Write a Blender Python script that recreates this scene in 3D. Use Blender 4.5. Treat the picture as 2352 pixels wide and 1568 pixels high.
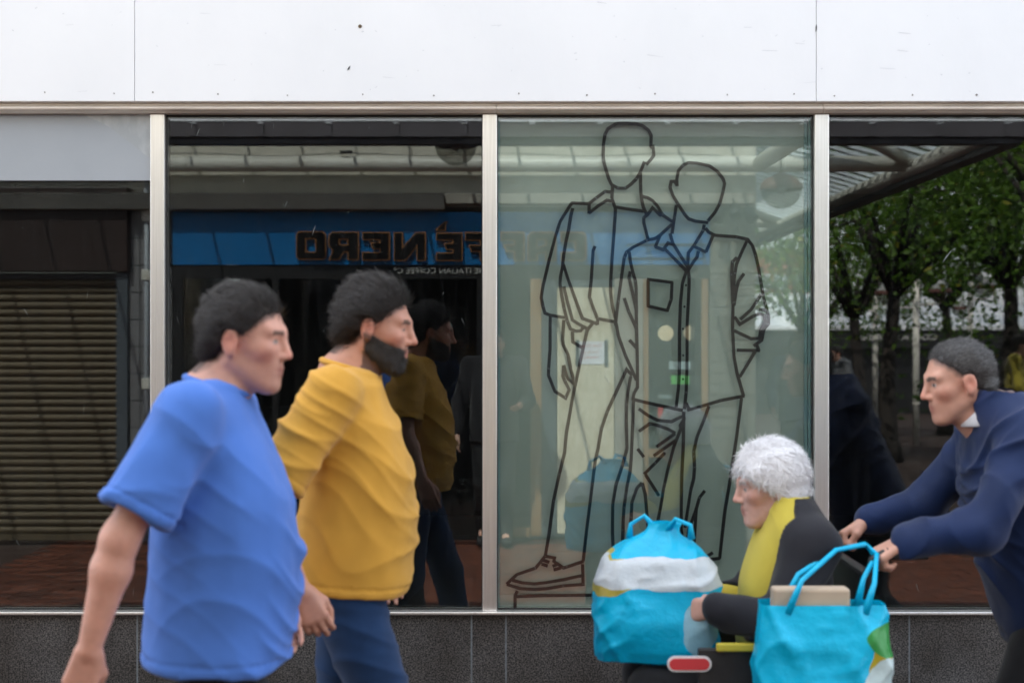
import bpy, bmesh, math, random
import numpy as np
from mathutils import Vector, Matrix
R = math.radians
for o in list(bpy.data.objects): bpy.data.objects.remove(o, do_unlink=True)
SC = bpy.context.scene
COL = SC.collection
# ------------------------------------------------------------------ camera
CAMY, CAMZ, F = -5.34, 1.6, 3267.0           # 50 mm lens: 3267 px focal length at 2352 px width
cd = bpy.data.cameras.new('camera'); cam = bpy.data.objects.new('camera', cd); COL.objects.link(cam)
cam.location = (0, CAMY, CAMZ); cam.rotation_euler = (R(90), 0, 0)
cd.lens = 50; cd.sensor_width = 36; cd.clip_start = 0.05; cd.clip_end = 600
cd.dof.use_dof = True; cd.dof.focus_distance = 6.5; cd.dof.aperture_fstop = 2.8
SC.camera = cam
# ------------------------------------------------------------------ sky, sun, exposure
SUN_D = Vector((0.28, -0.73, -1.0)).normalized()       # direction the light travels
elev = math.asin(-SUN_D.z); az = math.atan2(-SUN_D.x, -SUN_D.y)
W = bpy.data.worlds.new('World'); SC.world = W; W.use_nodes = True
wn = W.node_tree; wn.nodes.clear()
wo = wn.nodes.new('ShaderNodeOutputWorld'); bg = wn.nodes.new('ShaderNodeBackground')
sky = wn.nodes.new('ShaderNodeTexSky'); sky.sky_type = 'NISHITA'; sky.sun_disc = False
sky.sun_elevation = elev; sky.sun_rotation = az; sky.dust_density = 2.0
tc = wn.nodes.new('ShaderNodeTexCoord'); cn = wn.nodes.new('ShaderNodeTexNoise')
cn.inputs['Scale'].default_value = 2.2; cn.inputs['Detail'].default_value = 7
mp = wn.nodes.new('ShaderNodeMapping'); mp.inputs['Scale'].default_value = (1, 1, 2.2)
cr = wn.nodes.new('ShaderNodeValToRGB'); cr.color_ramp.elements[0].position = .36; cr.color_ramp.elements[1].position = .58
mx = wn.nodes.new('ShaderNodeMix'); mx.data_type = 'RGBA'
mx.inputs['B'].default_value = (9.2, 9.7, 10.5, 1)
wn.links.new(tc.outputs['Generated'], mp.inputs['Vector']); wn.links.new(mp.outputs[0], cn.inputs['Vector'])
wn.links.new(cn.outputs['Fac'], cr.inputs[0]); wn.links.new(cr.outputs[0], mx.inputs['Factor'])
wn.links.new(sky.outputs[0], mx.inputs['A']); wn.links.new(mx.outputs['Result'], bg.inputs['Color'])
bg.inputs['Strength'].default_value = 0.13
wn.links.new(bg.outputs[0], wo.inputs['Surface'])
sl = bpy.data.lights.new('sun', 'SUN'); sl.energy = 5.0; sl.angle = R(0.55); sl.color = (1, .97, .92)
so = bpy.data.objects.new('sun', sl); COL.objects.link(so); so.rotation_euler = SUN_D.to_track_quat('-Z', 'Y').to_euler(); so.location = (0, 8, 12)
vs = SC.view_settings; vs.view_transform = 'Standard'; vs.look = 'None'; vs.exposure = 1.32; vs.gamma = 1; vs.use_curve_mapping = False
SC.cycles.max_bounces = 10; SC.cycles.transparent_max_bounces = 24
# ------------------------------------------------------------------ pixel helpers (2352 px wide photograph) -> real place
def fx(px, y=0.0): return (px - 1176) * (y - CAMY) / F
def fz(py, y=0.0): return CAMZ + (784 - py) * (y - CAMY) / F
def mxx(px, y): return (px - 1176) * (-y - CAMY) / F     # thing seen mirrored in the glass, standing at real y (<0)
def mzz(py, y): return CAMZ + (784 - py) * (-y - CAMY) / F
rnd = random.Random(7)
# ------------------------------------------------------------------ materials
def nodes(m):
    m.use_nodes = True; nt = m.node_tree
    return nt, nt.nodes['Principled BSDF'], nt.nodes['Material Output']
def pbr(name, col, rough=.6, metal=0.0, col2=None, vscale=6.0, detail=4.0, ramp=(.35, .65), bump=0.0, bscale=80.0,
        stretch=(1, 1, 1), spec=.5, sheen=0.0, rvar=0.0, rand=0.0, sss=0.0, trans=0.0):
    m = bpy.data.materials.new(name); nt, b, out = nodes(m); L = nt.links.new
    b.inputs['Base Color'].default_value = (*col, 1); b.inputs['Roughness'].default_value = rough
    b.inputs['Metallic'].default_value = metal; b.inputs['Specular IOR Level'].default_value = spec
    if sheen: b.inputs['Sheen Weight'].default_value = sheen; b.inputs['Sheen Roughness'].default_value = .5
    t = nt.nodes.new('ShaderNodeTexCoord'); mpn = nt.nodes.new('ShaderNodeMapping'); mpn.inputs['Scale'].default_value = stretch
    L(t.outputs['Object'], mpn.inputs['Vector'])
    last = None
    if col2 is not None:
        n = nt.nodes.new('ShaderNodeTexNoise'); n.inputs['Scale'].default_value = vscale; n.inputs['Detail'].default_value = detail
        L(mpn.outputs[0], n.inputs['Vector'])
        r = nt.nodes.new('ShaderNodeValToRGB'); r.color_ramp.elements[0].position = ramp[0]; r.color_ramp.elements[1].position = ramp[1]
        r.color_ramp.elements[0].color = (*col, 1); r.color_ramp.elements[1].color = (*col2, 1)
        L(n.outputs['Fac'], r.inputs[0]); last = r.outputs[0]
        if rvar:
            mm = nt.nodes.new('ShaderNodeMath'); mm.operation = 'MULTIPLY_ADD'; mm.inputs[1].default_value = rvar; mm.inputs[2].default_value = rough - rvar / 2
            L(n.outputs['Fac'], mm.inputs[0]); L(mm.outputs[0], b.inputs['Roughness'])
    if rand:
        oi = nt.nodes.new('ShaderNodeObjectInfo'); hs = nt.nodes.new('ShaderNodeHueSaturation')
        mm = nt.nodes.new('ShaderNodeMath'); mm.operation = 'MULTIPLY_ADD'; mm.inputs[1].default_value = rand; mm.inputs[2].default_value = 1 - rand / 2
        L(oi.outputs['Random'], mm.inputs[0]); L(mm.outputs[0], hs.inputs['Value'])
        if last: L(last, hs.inputs['Color'])
        else: hs.inputs['Color'].default_value = (*col, 1)
        last = hs.outputs[0]
    if last: L(last, b.inputs['Base Color'])
    if bump:
        n2 = nt.nodes.new('ShaderNodeTexNoise'); n2.inputs['Scale'].default_value = bscale; n2.inputs['Detail'].default_value = 5
        L(mpn.outputs[0], n2.inputs['Vector'])
        bm_ = nt.nodes.new('ShaderNodeBump'); bm_.inputs['Strength'].default_value = bump; bm_.inputs['Distance'].default_value = .01
        L(n2.outputs['Fac'], bm_.inputs['Height']); L(bm_.outputs[0], b.inputs['Normal'])
    if trans:
        tr = nt.nodes.new('ShaderNodeBsdfTranslucent'); ms = nt.nodes.new('ShaderNodeMixShader'); ms.inputs[0].default_value = trans
        if last: L(last, tr.inputs['Color'])
        else: tr.inputs['Color'].default_value = (*col, 1)
        L(b.outputs[0], ms.inputs[1]); L(tr.outputs[0], ms.inputs[2]); L(ms.outputs[0], out.inputs['Surface'])
    return m
def glass_mat(name, boost=2.0, tint=(.93, .96, .95), dust=.003, maxdust=.012):
    m = bpy.data.materials.new(name); nt, b, out = nodes(m); nt.nodes.remove(b); L = nt.links.new
    fr = nt.nodes.new('ShaderNodeFresnel'); fr.inputs['IOR'].default_value = 1.52
    ge = nt.nodes.new('ShaderNodeNewGeometry')
    mu = nt.nodes.new('ShaderNodeMath'); mu.operation = 'MULTIPLY'; mu.inputs[1].default_value = boost; mu.use_clamp = True
    L(fr.outputs[0], mu.inputs[0])
    inv = nt.nodes.new('ShaderNodeMath'); inv.operation = 'SUBTRACT'; inv.inputs[0].default_value = 1; L(ge.outputs['Backfacing'], inv.inputs[1])
    m2 = nt.nodes.new('ShaderNodeMath'); m2.operation = 'MULTIPLY'; L(mu.outputs[0], m2.inputs[0]); L(inv.outputs[0], m2.inputs[1])
    tr = nt.nodes.new('ShaderNodeBsdfTransparent'); tr.inputs[0].default_value = (*[math.sqrt(c) for c in tint], 1)
    gl = nt.nodes.new('ShaderNodeBsdfGlossy'); gl.inputs['Roughness'].default_value = 0.0
    mix = nt.nodes.new('ShaderNodeMixShader'); L(m2.outputs[0], mix.inputs[0]); L(tr.outputs[0], mix.inputs[1]); L(gl.outputs[0], mix.inputs[2])
    # dust: a thin dry film, thicker in runs and specks
    df = nt.nodes.new('ShaderNodeBsdfDiffuse'); df.inputs[0].default_value = (.5, .5, .5, 1)
    t = nt.nodes.new('ShaderNodeTexCoord'); mpn = nt.nodes.new('ShaderNodeMapping'); mpn.inputs['Scale'].default_value = (9, 9, .8)
    L(t.outputs['Object'], mpn.inputs['Vector'])
    n = nt.nodes.new('ShaderNodeTexNoise'); n.inputs['Scale'].default_value = 4; n.inputs['Detail'].default_value = 8; L(mpn.outputs[0], n.inputs['Vector'])
    r = nt.nodes.new('ShaderNodeMapRange'); r.inputs['From Min'].default_value = .5; r.inputs['From Max'].default_value = .8
    r.inputs['To Min'].default_value = dust * .3; r.inputs['To Max'].default_value = maxdust; L(n.outputs['Fac'], r.inputs['Value'])
    vo = nt.nodes.new('ShaderNodeTexNoise'); vo.inputs['Scale'].default_value = 150; vo.inputs['Detail'].default_value = 1; L(t.outputs['Object'], vo.inputs['Vector'])
    r2 = nt.nodes.new('ShaderNodeMapRange'); r2.inputs['From Min'].default_value = .735; r2.inputs['From Max'].default_value = .78
    r2.inputs['To Min'].default_value = 0; r2.inputs['To Max'].default_value = .12; L(vo.outputs['Fac'], r2.inputs['Value'])
    ad = nt.nodes.new('ShaderNodeMath'); ad.operation = 'ADD'; L(r.outputs[0], ad.inputs[0]); L(r2.outputs[0], ad.inputs[1])
    ad2 = nt.nodes.new('ShaderNodeMath'); ad2.operation = 'MULTIPLY'; L(ad.outputs[0], ad2.inputs[0]); L(inv.outputs[0], ad2.inputs[1])
    mix2 = nt.nodes.new('ShaderNodeMixShader'); L(ad2.outputs[0], mix2.inputs[0]); L(mix.outputs[0], mix2.inputs[1]); L(df.outputs[0], mix2.inputs[2])
    L(mix2.outputs[0], out.inputs['Surface'])
    return m
def simple_glass(name, tint, fac=.1, rough=.05):
    m = bpy.data.materials.new(name); nt, b, out = nodes(m); nt.nodes.remove(b); L = nt.links.new
    tr = nt.nodes.new('ShaderNodeBsdfTransparent'); tr.inputs[0].default_value = (*tint, 1)
    gl = nt.nodes.new('ShaderNodeBsdfGlossy'); gl.inputs['Roughness'].default_value = rough
    mix = nt.nodes.new('ShaderNodeMixShader'); mix.inputs[0].default_value = fac
    L(tr.outputs[0], mix.inputs[1]); L(gl.outputs[0], mix.inputs[2]); L(mix.outputs[0], out.inputs['Surface']); return m
def attr_mat(name, rough=.55, sss=.12, bump=.15, bscale=350, trans=0.0, spec=.4):
    m = bpy.data.materials.new(name); nt, b, out = nodes(m); L = nt.links.new
    a = nt.nodes.new('ShaderNodeAttribute'); a.attribute_name = 'Col'
    L(a.outputs['Color'], b.inputs['Base Color']); b.inputs['Roughness'].default_value = rough; b.inputs['Specular IOR Level'].default_value = spec
    if sss:
        b.inputs['Subsurface Weight'].default_value = sss; b.inputs['Subsurface Radius'].default_value = (.012, .005, .003); b.inputs['Subsurface Scale'].default_value = 1.0
    if bump:
        t = nt.nodes.new('ShaderNodeTexCoord'); n2 = nt.nodes.new('ShaderNodeTexNoise'); n2.inputs['Scale'].default_value = bscale; L(t.outputs['Object'], n2.inputs['Vector'])
        bm_ = nt.nodes.new('ShaderNodeBump'); bm_.inputs['Strength'].default_value = bump; bm_.inputs['Distance'].default_value = .003
        L(n2.outputs['Fac'], bm_.inputs['Height']); L(bm_.outputs[0], b.inputs['Normal'])
    if trans:
        tr = nt.nodes.new('ShaderNodeBsdfTranslucent'); ms = nt.nodes.new('ShaderNodeMixShader'); ms.inputs[0].default_value = trans
        L(a.outputs['Color'], tr.inputs['Color']); L(b.outputs[0], ms.inputs[1]); L(tr.outputs[0], ms.inputs[2]); L(ms.outputs[0], out.inputs['Surface'])
    return m
def granite_mat():
    m = bpy.data.materials.new('granite'); nt, b, out = nodes(m); L = nt.links.new
    t = nt.nodes.new('ShaderNodeTexCoord')
    n = nt.nodes.new('ShaderNodeTexNoise'); n.inputs['Scale'].default_value = 170; n.inputs['Detail'].default_value = 3; n.inputs['Roughness'].default_value = .7; L(t.outputs['Object'], n.inputs['Vector'])
    r = nt.nodes.new('ShaderNodeValToRGB'); e = r.color_ramp.elements
    e[0].position = .38; e[0].color = (.008, .008, .008, 1); e[1].position = .7; e[1].color = (.19, .17, .15, 1)
    x = e.new(.48); x.color = (.05, .048, .046, 1); x = e.new(.56); x.color = (.12, .112, .104, 1)
    L(n.outputs['Fac'], r.inputs[0])
    n2 = nt.nodes.new('ShaderNodeTexNoise'); n2.inputs['Scale'].default_value = 5; n2.inputs['Detail'].default_value = 5; L(t.outputs['Object'], n2.inputs['Vector'])
    mm = nt.nodes.new('ShaderNodeMix'); mm.data_type = 'RGBA'; mm.blend_type = 'MULTIPLY'; mm.inputs['Factor'].default_value = 1
    r2 = nt.nodes.new('ShaderNodeValToRGB'); r2.color_ramp.elements[0].position = .3; r2.color_ramp.elements[1].position = .7
    r2.color_ramp.elements[0].color = (.65, .62, .6, 1); r2.color_ramp.elements[1].color = (1.2, 1.2, 1.25, 1)
    L(n2.outputs['Fac'], r2.inputs[0]); L(r.outputs[0], mm.inputs['A']); L(r2.outputs[0], mm.inputs['B'])
    L(mm.outputs['Result'], b.inputs['Base Color']); b.inputs['Roughness'].default_value = .28; b.inputs['Specular IOR Level'].default_value = .45
    return m
def osb_mat():
    m = bpy.data.materials.new('chipboard'); nt, b, out = nodes(m); L = nt.links.new
    t = nt.nodes.new('ShaderNodeTexCoord'); mpn = nt.nodes.new('ShaderNodeMapping'); mpn.inputs['Rotation'].default_value = (0, R(30), 0); mpn.inputs['Scale'].default_value = (60, 20, 18)
    L(t.outputs['Object'], mpn.inputs['Vector'])
    v = nt.nodes.new('ShaderNodeTexVoronoi'); v.inputs['Scale'].default_value = 1; L(mpn.outputs[0], v.inputs['Vector'])
    r = nt.nodes.new('ShaderNodeValToRGB'); r.color_ramp.elements[0].color = (.56, .48, .33, 1); r.color_ramp.elements[1].color = (.76, .69, .52, 1)
    sp = nt.nodes.new('ShaderNodeSeparateColor'); L(v.outputs['Color'], sp.inputs[0]); L(sp.outputs[0], r.inputs[0]); L(r.outputs[0], b.inputs['Base Color'])
    b.inputs['Roughness'].default_value = .7; return m
M = {}
M['fascia'] = pbr('white_paint', (.86, .865, .875), .45, col2=(.80, .81, .825), vscale=2.2, detail=9, ramp=(.42, .8), bump=.05, bscale=40, stretch=(1, 1, .6))
M['alu'] = pbr('brushed_aluminium', (.90, .87, .84), .36, .92, col2=(.80, .77, .735), vscale=3, stretch=(60, 60, 1.2), rvar=.16, bump=.05, bscale=30)
M['alurail'] = pbr('aged_aluminium', (.80, .72, .63), .45, .45, col2=(.58, .51, .44), vscale=4, detail=7, stretch=(.8, 10, 10), ramp=(.45, .75), rvar=.2, bump=.12, bscale=25)
M['granite'] = granite_mat()
M['grout'] = pbr('grout', (.22, .24, .26), .9, col2=(.15, .16, .17), vscale=40)
M['gasket'] = pbr('black_gasket', (.012, .012, .012), .5)
M['glass'] = glass_mat('shop_glass', 1.75)
M['glass2'] = glass_mat('inner_glass', 1.75, (.93, .96, .95), .001, .004)
M['board'] = pbr('painted_board', (.315, .36, .315), .6, col2=(.285, .33, .285), vscale=2.5, detail=6)
def lacquer(m, f):                     # a clear polished sheet over the paint
    nt = m.node_tree; out = nt.nodes['Material Output']; b_ = out.inputs['Surface'].links[0].from_socket
    g_ = nt.nodes.new('ShaderNodeBsdfGlossy'); g_.inputs['Roughness'].default_value = .004; x_ = nt.nodes.new('ShaderNodeMixShader'); x_.inputs[0].default_value = f
    nt.links.new(b_, x_.inputs[1]); nt.links.new(g_.outputs[0], x_.inputs[2]); nt.links.new(x_.outputs[0], out.inputs['Surface'])
lacquer(M['board'], .15)
M['boardedge'] = pbr('board_edge', (.16, .26, .26), .4)
M['blind'] = pbr('grey_blind', (.37, .395, .42), .7, col2=(.34, .365, .39), vscale=3, bump=.03)
M['film'] = pbr('torn_film', (.345, .365, .375), .7, col2=(.46, .48, .485), vscale=22, detail=8, stretch=(1, 1, .45), ramp=(.45, .7))
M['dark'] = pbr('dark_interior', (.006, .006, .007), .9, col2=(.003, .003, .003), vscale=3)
M['tape'] = pbr('black_tape', (.006, .006, .006), .5, col2=(.010, .0095, .009), vscale=60, spec=.25)
M['tapecrease'] = pbr('tape_crease', (.10, .12, .13), .5)
M['render'] = pbr('cream_render', (.62, .58, .49), .9, col2=(.52, .485, .41), vscale=7, detail=8, bump=.5, bscale=90)
M['renderdk'] = pbr('beam_render', (.36, .325, .27), .9, col2=(.29, .265, .225), vscale=5, detail=8, bump=.3, bscale=60)
M['cream'] = pbr('cream_steel', (.66, .635, .56), .45, col2=(.52, .48, .40), vscale=5, detail=9, ramp=(.5, .8), stretch=(.6, 2, 2), bump=.04)
M['gutter'] = pbr('dark_gutter', (.075, .070, .078), .5, col2=(.06, .055, .06), vscale=5, detail=6)
M['whitebar'] = pbr('glazing_bar', (.72, .75, .78), .5)
M['canopyglass'] = simple_glass('canopy_glass', (.72, .78, .78), .10, .12)
M['signblue'] = pbr('sign_blue', (.001, .150, .40), .35, col2=(.001, .132, .36), vscale=4)
M['letterblack'] = pbr('letter_black', (.006, .0055, .0055), .6, spec=.12)
M['letteredge'] = pbr('letter_copper', (.30, .135, .058), .6, spec=.2)
M['shopblack'] = pbr('shop_black', (.012, .012, .013), .35, col2=(.018, .017, .017), vscale=3)
M['textgrey'] = pbr('text_grey', (.55, .54, .50), .5)
M['brown'] = pbr('brown_panel', (.030, .013, .009), .5, col2=(.022, .010, .007), vscale=3, detail=6, stretch=(1, 1, .3))
M['slat'] = pbr('shutter_bronze', (.15, .108, .060), .6, .15, col2=(.10, .074, .042), vscale=8, detail=6, stretch=(1, 1, .4), rand=.18)
M['guide'] = pbr('grey_guide', (.10, .115, .13), .5, .3)
M['tile'] = pbr('glazed_tile', (.20, .195, .20), .3, rand=.16)
M['tile2'] = pbr('buff_tile', (.17, .155, .125), .35, rand=.16)
M['joint'] = pbr('tile_joint', (.025, .025, .025), .9)
M['joint2'] = pbr('pale_joint', (.25, .24, .21), .9)
M['pipe'] = pbr('downpipe_grey', (.40, .42, .45), .5)
M['wood'] = pbr('oak_frame', (.36, .20, .09), .5, col2=(.26, .14, .06), vscale=6, detail=6, stretch=(8, 8, .6))
M['osb'] = osb_mat()
M['paper'] = pbr('paper', (.78, .78, .82), .8)
M['redink'] = pbr('red_ink', (.55, .05, .05), .7)
M['green'] = pbr('green_sticker', (.10, .55, .08), .6)
M['palesticker'] = pbr('pale_sticker', (.35, .45, .46), .6)
M['cafeglass'] = glass_mat('cafe_glass', 1.6, (.85, .9, .88), .004, .01)
M['brick'] = pbr('paving_brick', (.125, .043, .024), .9, spec=.15, col2=(.055, .021, .013), vscale=9, detail=6, rand=.9, bump=.3, bscale=70)
M['paving'] = pbr('street_paving', (.04, .024, .019), .9, spec=.15, col2=(.06, .045, .038), vscale=3, detail=10, bump=.2, bscale=30)
M['leaf'] = attr_mat('leaf', .45, 0, 0, trans=.4)
M['bark'] = pbr('bark', (.045, .036, .028), .95, col2=(.02, .016, .013), vscale=6, detail=8, stretch=(3, 3, .5), bump=.8, bscale=25)
M['farwhite'] = pbr('far_white', (.72, .73, .74), .6, col2=(.6, .61, .62), vscale=.7)
M['farbrick'] = pbr('far_brick', (.28, .09, .055), .9, col2=(.20, .07, .045), vscale=2)
M['farglass'] = pbr('far_glass', (.10, .12, .14), .1)
M['farglaze'] = pbr('far_canopy_sheet', (.42, .46, .50), .35, col2=(.55, .58, .6), vscale=.8)
M['white'] = pbr('white_gloss', (.8, .8, .8), .4)
M['redband'] = pbr('lamp_red_band', (.13, .055, .042), .6)
M['globe'] = simple_glass('smoked_globe', (.62, .62, .60), .12, .08)
M['metal'] = pbr('dark_metal', (.03, .03, .032), .35, .6)
M['chrome'] = pbr('steel_tube', (.45, .46, .48), .25, 1.0)
M['rubber'] = pbr('rubber', (.015, .015, .015), .7)
M['blackvinyl'] = pbr('black_vinyl', (.016, .016, .018), .45, col2=(.022, .022, .024), vscale=12, bump=.15, bscale=200)
M['reflector'] = pbr('red_reflector', (.62, .05, .06), .25)
M['yellowtrim'] = pbr('yellow_trim', (.62, .50, .05), .55)
M['screw'] = pbr('screw_head', (.22, .2, .19), .5, .5)
def emis(name, col, s):
    m = bpy.data.materials.new(name); nt, b, out = nodes(m)
    b.inputs['Base Color'].default_value = (.8, .75, .6, 1); b.inputs['Emission Color'].default_value = (*col, 1); b.inputs['Emission Strength'].default_value = s; return m
M['bulb'] = emis('lit_globe', (1, .78, .50), .85)
M['bulb2'] = emis('dim_globe', (.75, .95, .95), .45)
# ------------------------------------------------------------------ mesh helpers
def link(name, me, mat=None, parent=None, smooth=False):
    o = bpy.data.objects.new(name, me); COL.objects.link(o)
    if mat is not None and len(me.materials) == 0: me.materials.append(mat)
    if parent is not None: o.parent = parent
    if smooth and len(me.polygons): me.polygons.foreach_set('use_smooth', [True] * len(me.polygons))
    return o
def tag(o, label=None, cat=None, group=None, kind=None):
    if label: o['label'] = label
    if cat: o['category'] = cat
    if group: o['group'] = group
    if kind: o['kind'] = kind
    return o
def thing(name, label, cat, loc=(0, 0, 0), rz=0.0, group=None):
    o = bpy.data.objects.new(name, None); COL.objects.link(o); o.location = loc; o.rotation_euler = (0, 0, rz); o.empty_display_size = .1
    return tag(o, label, cat, group)
class MB:
    def __init__(s): s.v = []; s.f = []
    def box(s, x0, x1, y0, y1, z0, z1):
        b = len(s.v); s.v += [(x, y, z) for z in (z0, z1) for y in (y0, y1) for x in (x0, x1)]
        s.f += [tuple(b + i for i in q) for q in ((0, 2, 3, 1), (4, 5, 7, 6), (0, 1, 5, 4), (2, 6, 7, 3), (0, 4, 6, 2), (1, 3, 7, 5))]; return s
    def poly(s, pts): b = len(s.v); s.v += [tuple(p) for p in pts]; s.f.append(tuple(range(b, b + len(pts)))); return s
    def prism_x(s, prof, x0, x1):           # prof: (y,z) loop
        b = len(s.v); n = len(prof)
        s.v += [(x0, y, z) for y, z in prof] + [(x1, y, z) for y, z in prof]
        for i in range(n): j = (i + 1) % n; s.f.append((b + i, b + j, b + n + j, b + n + i))
        s.f.append(tuple(b + i for i in reversed(range(n)))); s.f.append(tuple(b + n + i for i in range(n))); return s
    def tube(s, pts, r, n=10, cap=True, closed=False):
        P = [Vector(p) for p in pts]; rs = r if isinstance(r, (list, tuple)) else [r] * len(P)
        b = len(s.v); up = None; m = len(P)
        for i, p in enumerate(P):
            if closed: t = (P[(i + 1) % m] - P[i - 1]).normalized()
            else: t = (P[min(i + 1, m - 1)] - P[max(i - 1, 0)]).normalized()
            if up is None: up = t.orthogonal().normalized()
            up = (up - t * up.dot(t)).normalized(); sd = t.cross(up)
            for k in range(n):
                a = 2 * math.pi * k / n; s.v.append(tuple(p + (up * math.cos(a) + sd * math.sin(a)) * rs[i]))
        for i in range(m if closed else m - 1):
            i2 = (i + 1) % m
            for k in range(n): k2 = (k + 1) % n; s.f.append((b + i * n + k, b + i * n + k2, b + i2 * n + k2, b + i2 * n + k))
        if cap and not closed: s.f.append(tuple(b + k for k in reversed(range(n)))); s.f.append(tuple(b + (m - 1) * n + k for k in range(n)))
        return s
    def lathe(s, prof, c=(0, 0, 0), n=24):     # prof (r,z)
        b = len(s.v); k = len(prof)
        for r, z in prof:
            for i in range(n): a = 2 * math.pi * i / n; s.v.append((c[0] + r * math.cos(a), c[1] + r * math.sin(a), c[2] + z))
        for j in range(k - 1):
            for i in range(n): i2 = (i + 1) % n; s.f.append((b + j * n + i, b + j * n + i2, b + (j + 1) * n + i2, b + (j + 1) * n + i))
        return s
    def mesh(s, name):
        me = bpy.data.meshes.new(name); me.from_pydata(s.v, [], s.f); me.update(); return me
    def build(s, name, mat, parent=None, smooth=False, bevel=0.0, sub=0):
        o = link(name, s.mesh(name), mat, parent, smooth)
        if bevel: md = o.modifiers.new('bevel', 'BEVEL'); md.width = bevel; md.segments = 2; md.limit_method = 'ANGLE'
        return o
def box(name, mat, x0, x1, y0, y1, z0, z1, parent=None, bevel=0.0): return MB().box(x0, x1, y0, y1, z0, z1).build(name, mat, parent, bevel=bevel)
def curve_to(name, cu, mat, parent=None):
    t = bpy.data.objects.new('tmp', cu); COL.objects.link(t); dg = bpy.context.evaluated_depsgraph_get(); dg.update()
    me = bpy.data.meshes.new_from_object(t.evaluated_get(dg)); bpy.data.objects.remove(t, do_unlink=True); bpy.data.curves.remove(cu)
    me.name = name; me.materials.clear(); return link(name, me, mat, parent)
def text(name, s, width, h, mat, parent, loc, flip=True, depth=.004, sx=None, bold=0.0, rot=None):
    cu = bpy.data.curves.new(name, 'FONT'); cu.body = s; cu.extrude = depth; cu.size = 1; cu.align_x = 'CENTER'; cu.offset = bold; cu.resolution_u = 3
    o = curve_to(name, cu, mat, parent); me = o.data
    co = np.zeros(len(me.vertices) * 3); me.vertices.foreach_get('co', co); co = co.reshape(-1, 3)
    w0 = np.ptp(co[:, 0]); h0 = .70
    co[:, 0] = (co[:, 0] - (co[:, 0].min() + w0 / 2)) * (width / w0); co[:, 1] *= h / h0
    n = np.empty_like(co)            # lettering facing +y (flip) or -y
    n[:, 0] = -co[:, 0] if flip else co[:, 0]; n[:, 2] = co[:, 1]; n[:, 1] = co[:, 2] if flip else -co[:, 2]
    if rot: c, s_ = math.cos(rot), math.sin(rot); n[:, 0], n[:, 2] = n[:, 0] * c - n[:, 2] * s_, n[:, 0] * s_ + n[:, 2] * c
    me.vertices.foreach_set('co', (n + np.array(loc)).ravel()); me.update(); return o
# ================================================================== GROUND
gm = MB()
ys = [60, 2, -8, -16, -45, -200]; zs = [-.006, -.006, -.006, -.1, -.95, -.95]
for x in (-200, 200): gm.v += [(x, y, z) for y, z in zip(ys, zs)]
for i in range(5): gm.f.append((i, 6 + i, 7 + i, i + 1))
for i, f in enumerate(gm.f): gm.f[i] = f[::-1]
ground = tag(gm.build('ground', M['paving']), kind='structure')
bx = MB().box(-.0975, .0975, -.0475, .0475, -.045, 0).mesh('brick'); bx.materials.append(M['brick'])
br = []
for j in range(31):
    for i in range(35):
        br.append((-3.55 + i * .2 + (.1 if j % 2 else 0), -6.05 + j * .1))
br.sort(key=lambda p: abs(p[0] + 2.75) + (0 if p[1] < -3.4 else 2))
sm = MB()
for k, (x, y) in enumerate(br):
    if k < 300:
        o = link('brick', bx, None, ground); o.location = (x, y, rnd.uniform(-.002, .002)); o.rotation_euler = (rnd.uniform(-.008, .008), rnd.uniform(-.008, .008), rnd.uniform(-.01, .01))
    else: z = rnd.uniform(-.002, .002); sm.box(x - .0975, x + .0975, y - .0475, y + .0475, -.045, z)
tag(sm.build('brick', M['brick'], ground), kind='stuff')
# ================================================================== SHOPFRONT (the glass the camera faces)
shop = thing('shop_building', 'shop with white fascia above large aluminium framed windows on a granite plinth', 'shop')
MUL = [-2.565, -1.3245, -.083, 1.157, 2.397, -3.806, 3.638]
YF, YM = -.075, -.03
ZB = fz(233, YF); ZH0, ZH1 = fz(258.5, -.06), fz(234.5, -.06); ZS0, ZS1 = fz(1412, -.05), fz(1402, -.03)
# fascia panels
seams = [fx(p, YF) for p in (-1257, 309, 1875, 3441)]
labs = [None, None, None]
for i in range(3):
    p = box('fascia_panel', M['fascia'], seams[i] + .0010, seams[i + 1] - .0010, YF, .10, ZB, 4.25, shop, bevel=.0015)
    # fixings and scuffs, flush heads
    hol = MB(); spots = MB()
    xs = [seams[i] + .06 + k * (seams[i + 1] - seams[i] - .12) / 9 for k in range(10)]
    for x in xs:
        xx = x + rnd.uniform(-.04, .04); zz = ZB + .028 + rnd.uniform(-.008, .006); r_ = rnd.uniform(.0022, .0038)
        hol.tube([(xx, YF - .0016, zz), (xx, YF + .003, zz)], r_, 8)
    tag(hol.build('screw', M['screw'], p), kind='stuff')
st = MB()
for px, py, r_ in ((827, 61, .0085),):
    x, z = fx(px, YF), fz(py, YF); st.tube([(x, YF - .004, z), (x, YF + .003, z)], [r_ * .6, r_], 12)
st.build('rusty_bolt', pbr('rusty_bolt', (.20, .13, .06), .7, .3, col2=(.06, .045, .03), vscale=90), shop)
st = MB(); x, z = fx(801, YF), fz(157, YF)
st.poly([(x - .006, YF - .002, z - .009), (x + .002, YF - .002, z - .004), (x + .007, YF - .002, z + .009), (x - .001, YF - .002, z + .003)])
for px, py in ((1874, 66), (1875, 62)): x, z = fx(px, YF), fz(py, YF); st.poly([(x - .0015, YF - .002, z - .012), (x + .0015, YF - .002, z - .012), (x + .0015, YF - .002, z + .006), (x - .0015, YF - .002, z + .008)])
tag(st.build('chipped_paint', pbr('chip', (.05, .05, .05), .8), shop), kind='stuff')
sp_ = MB()
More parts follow.
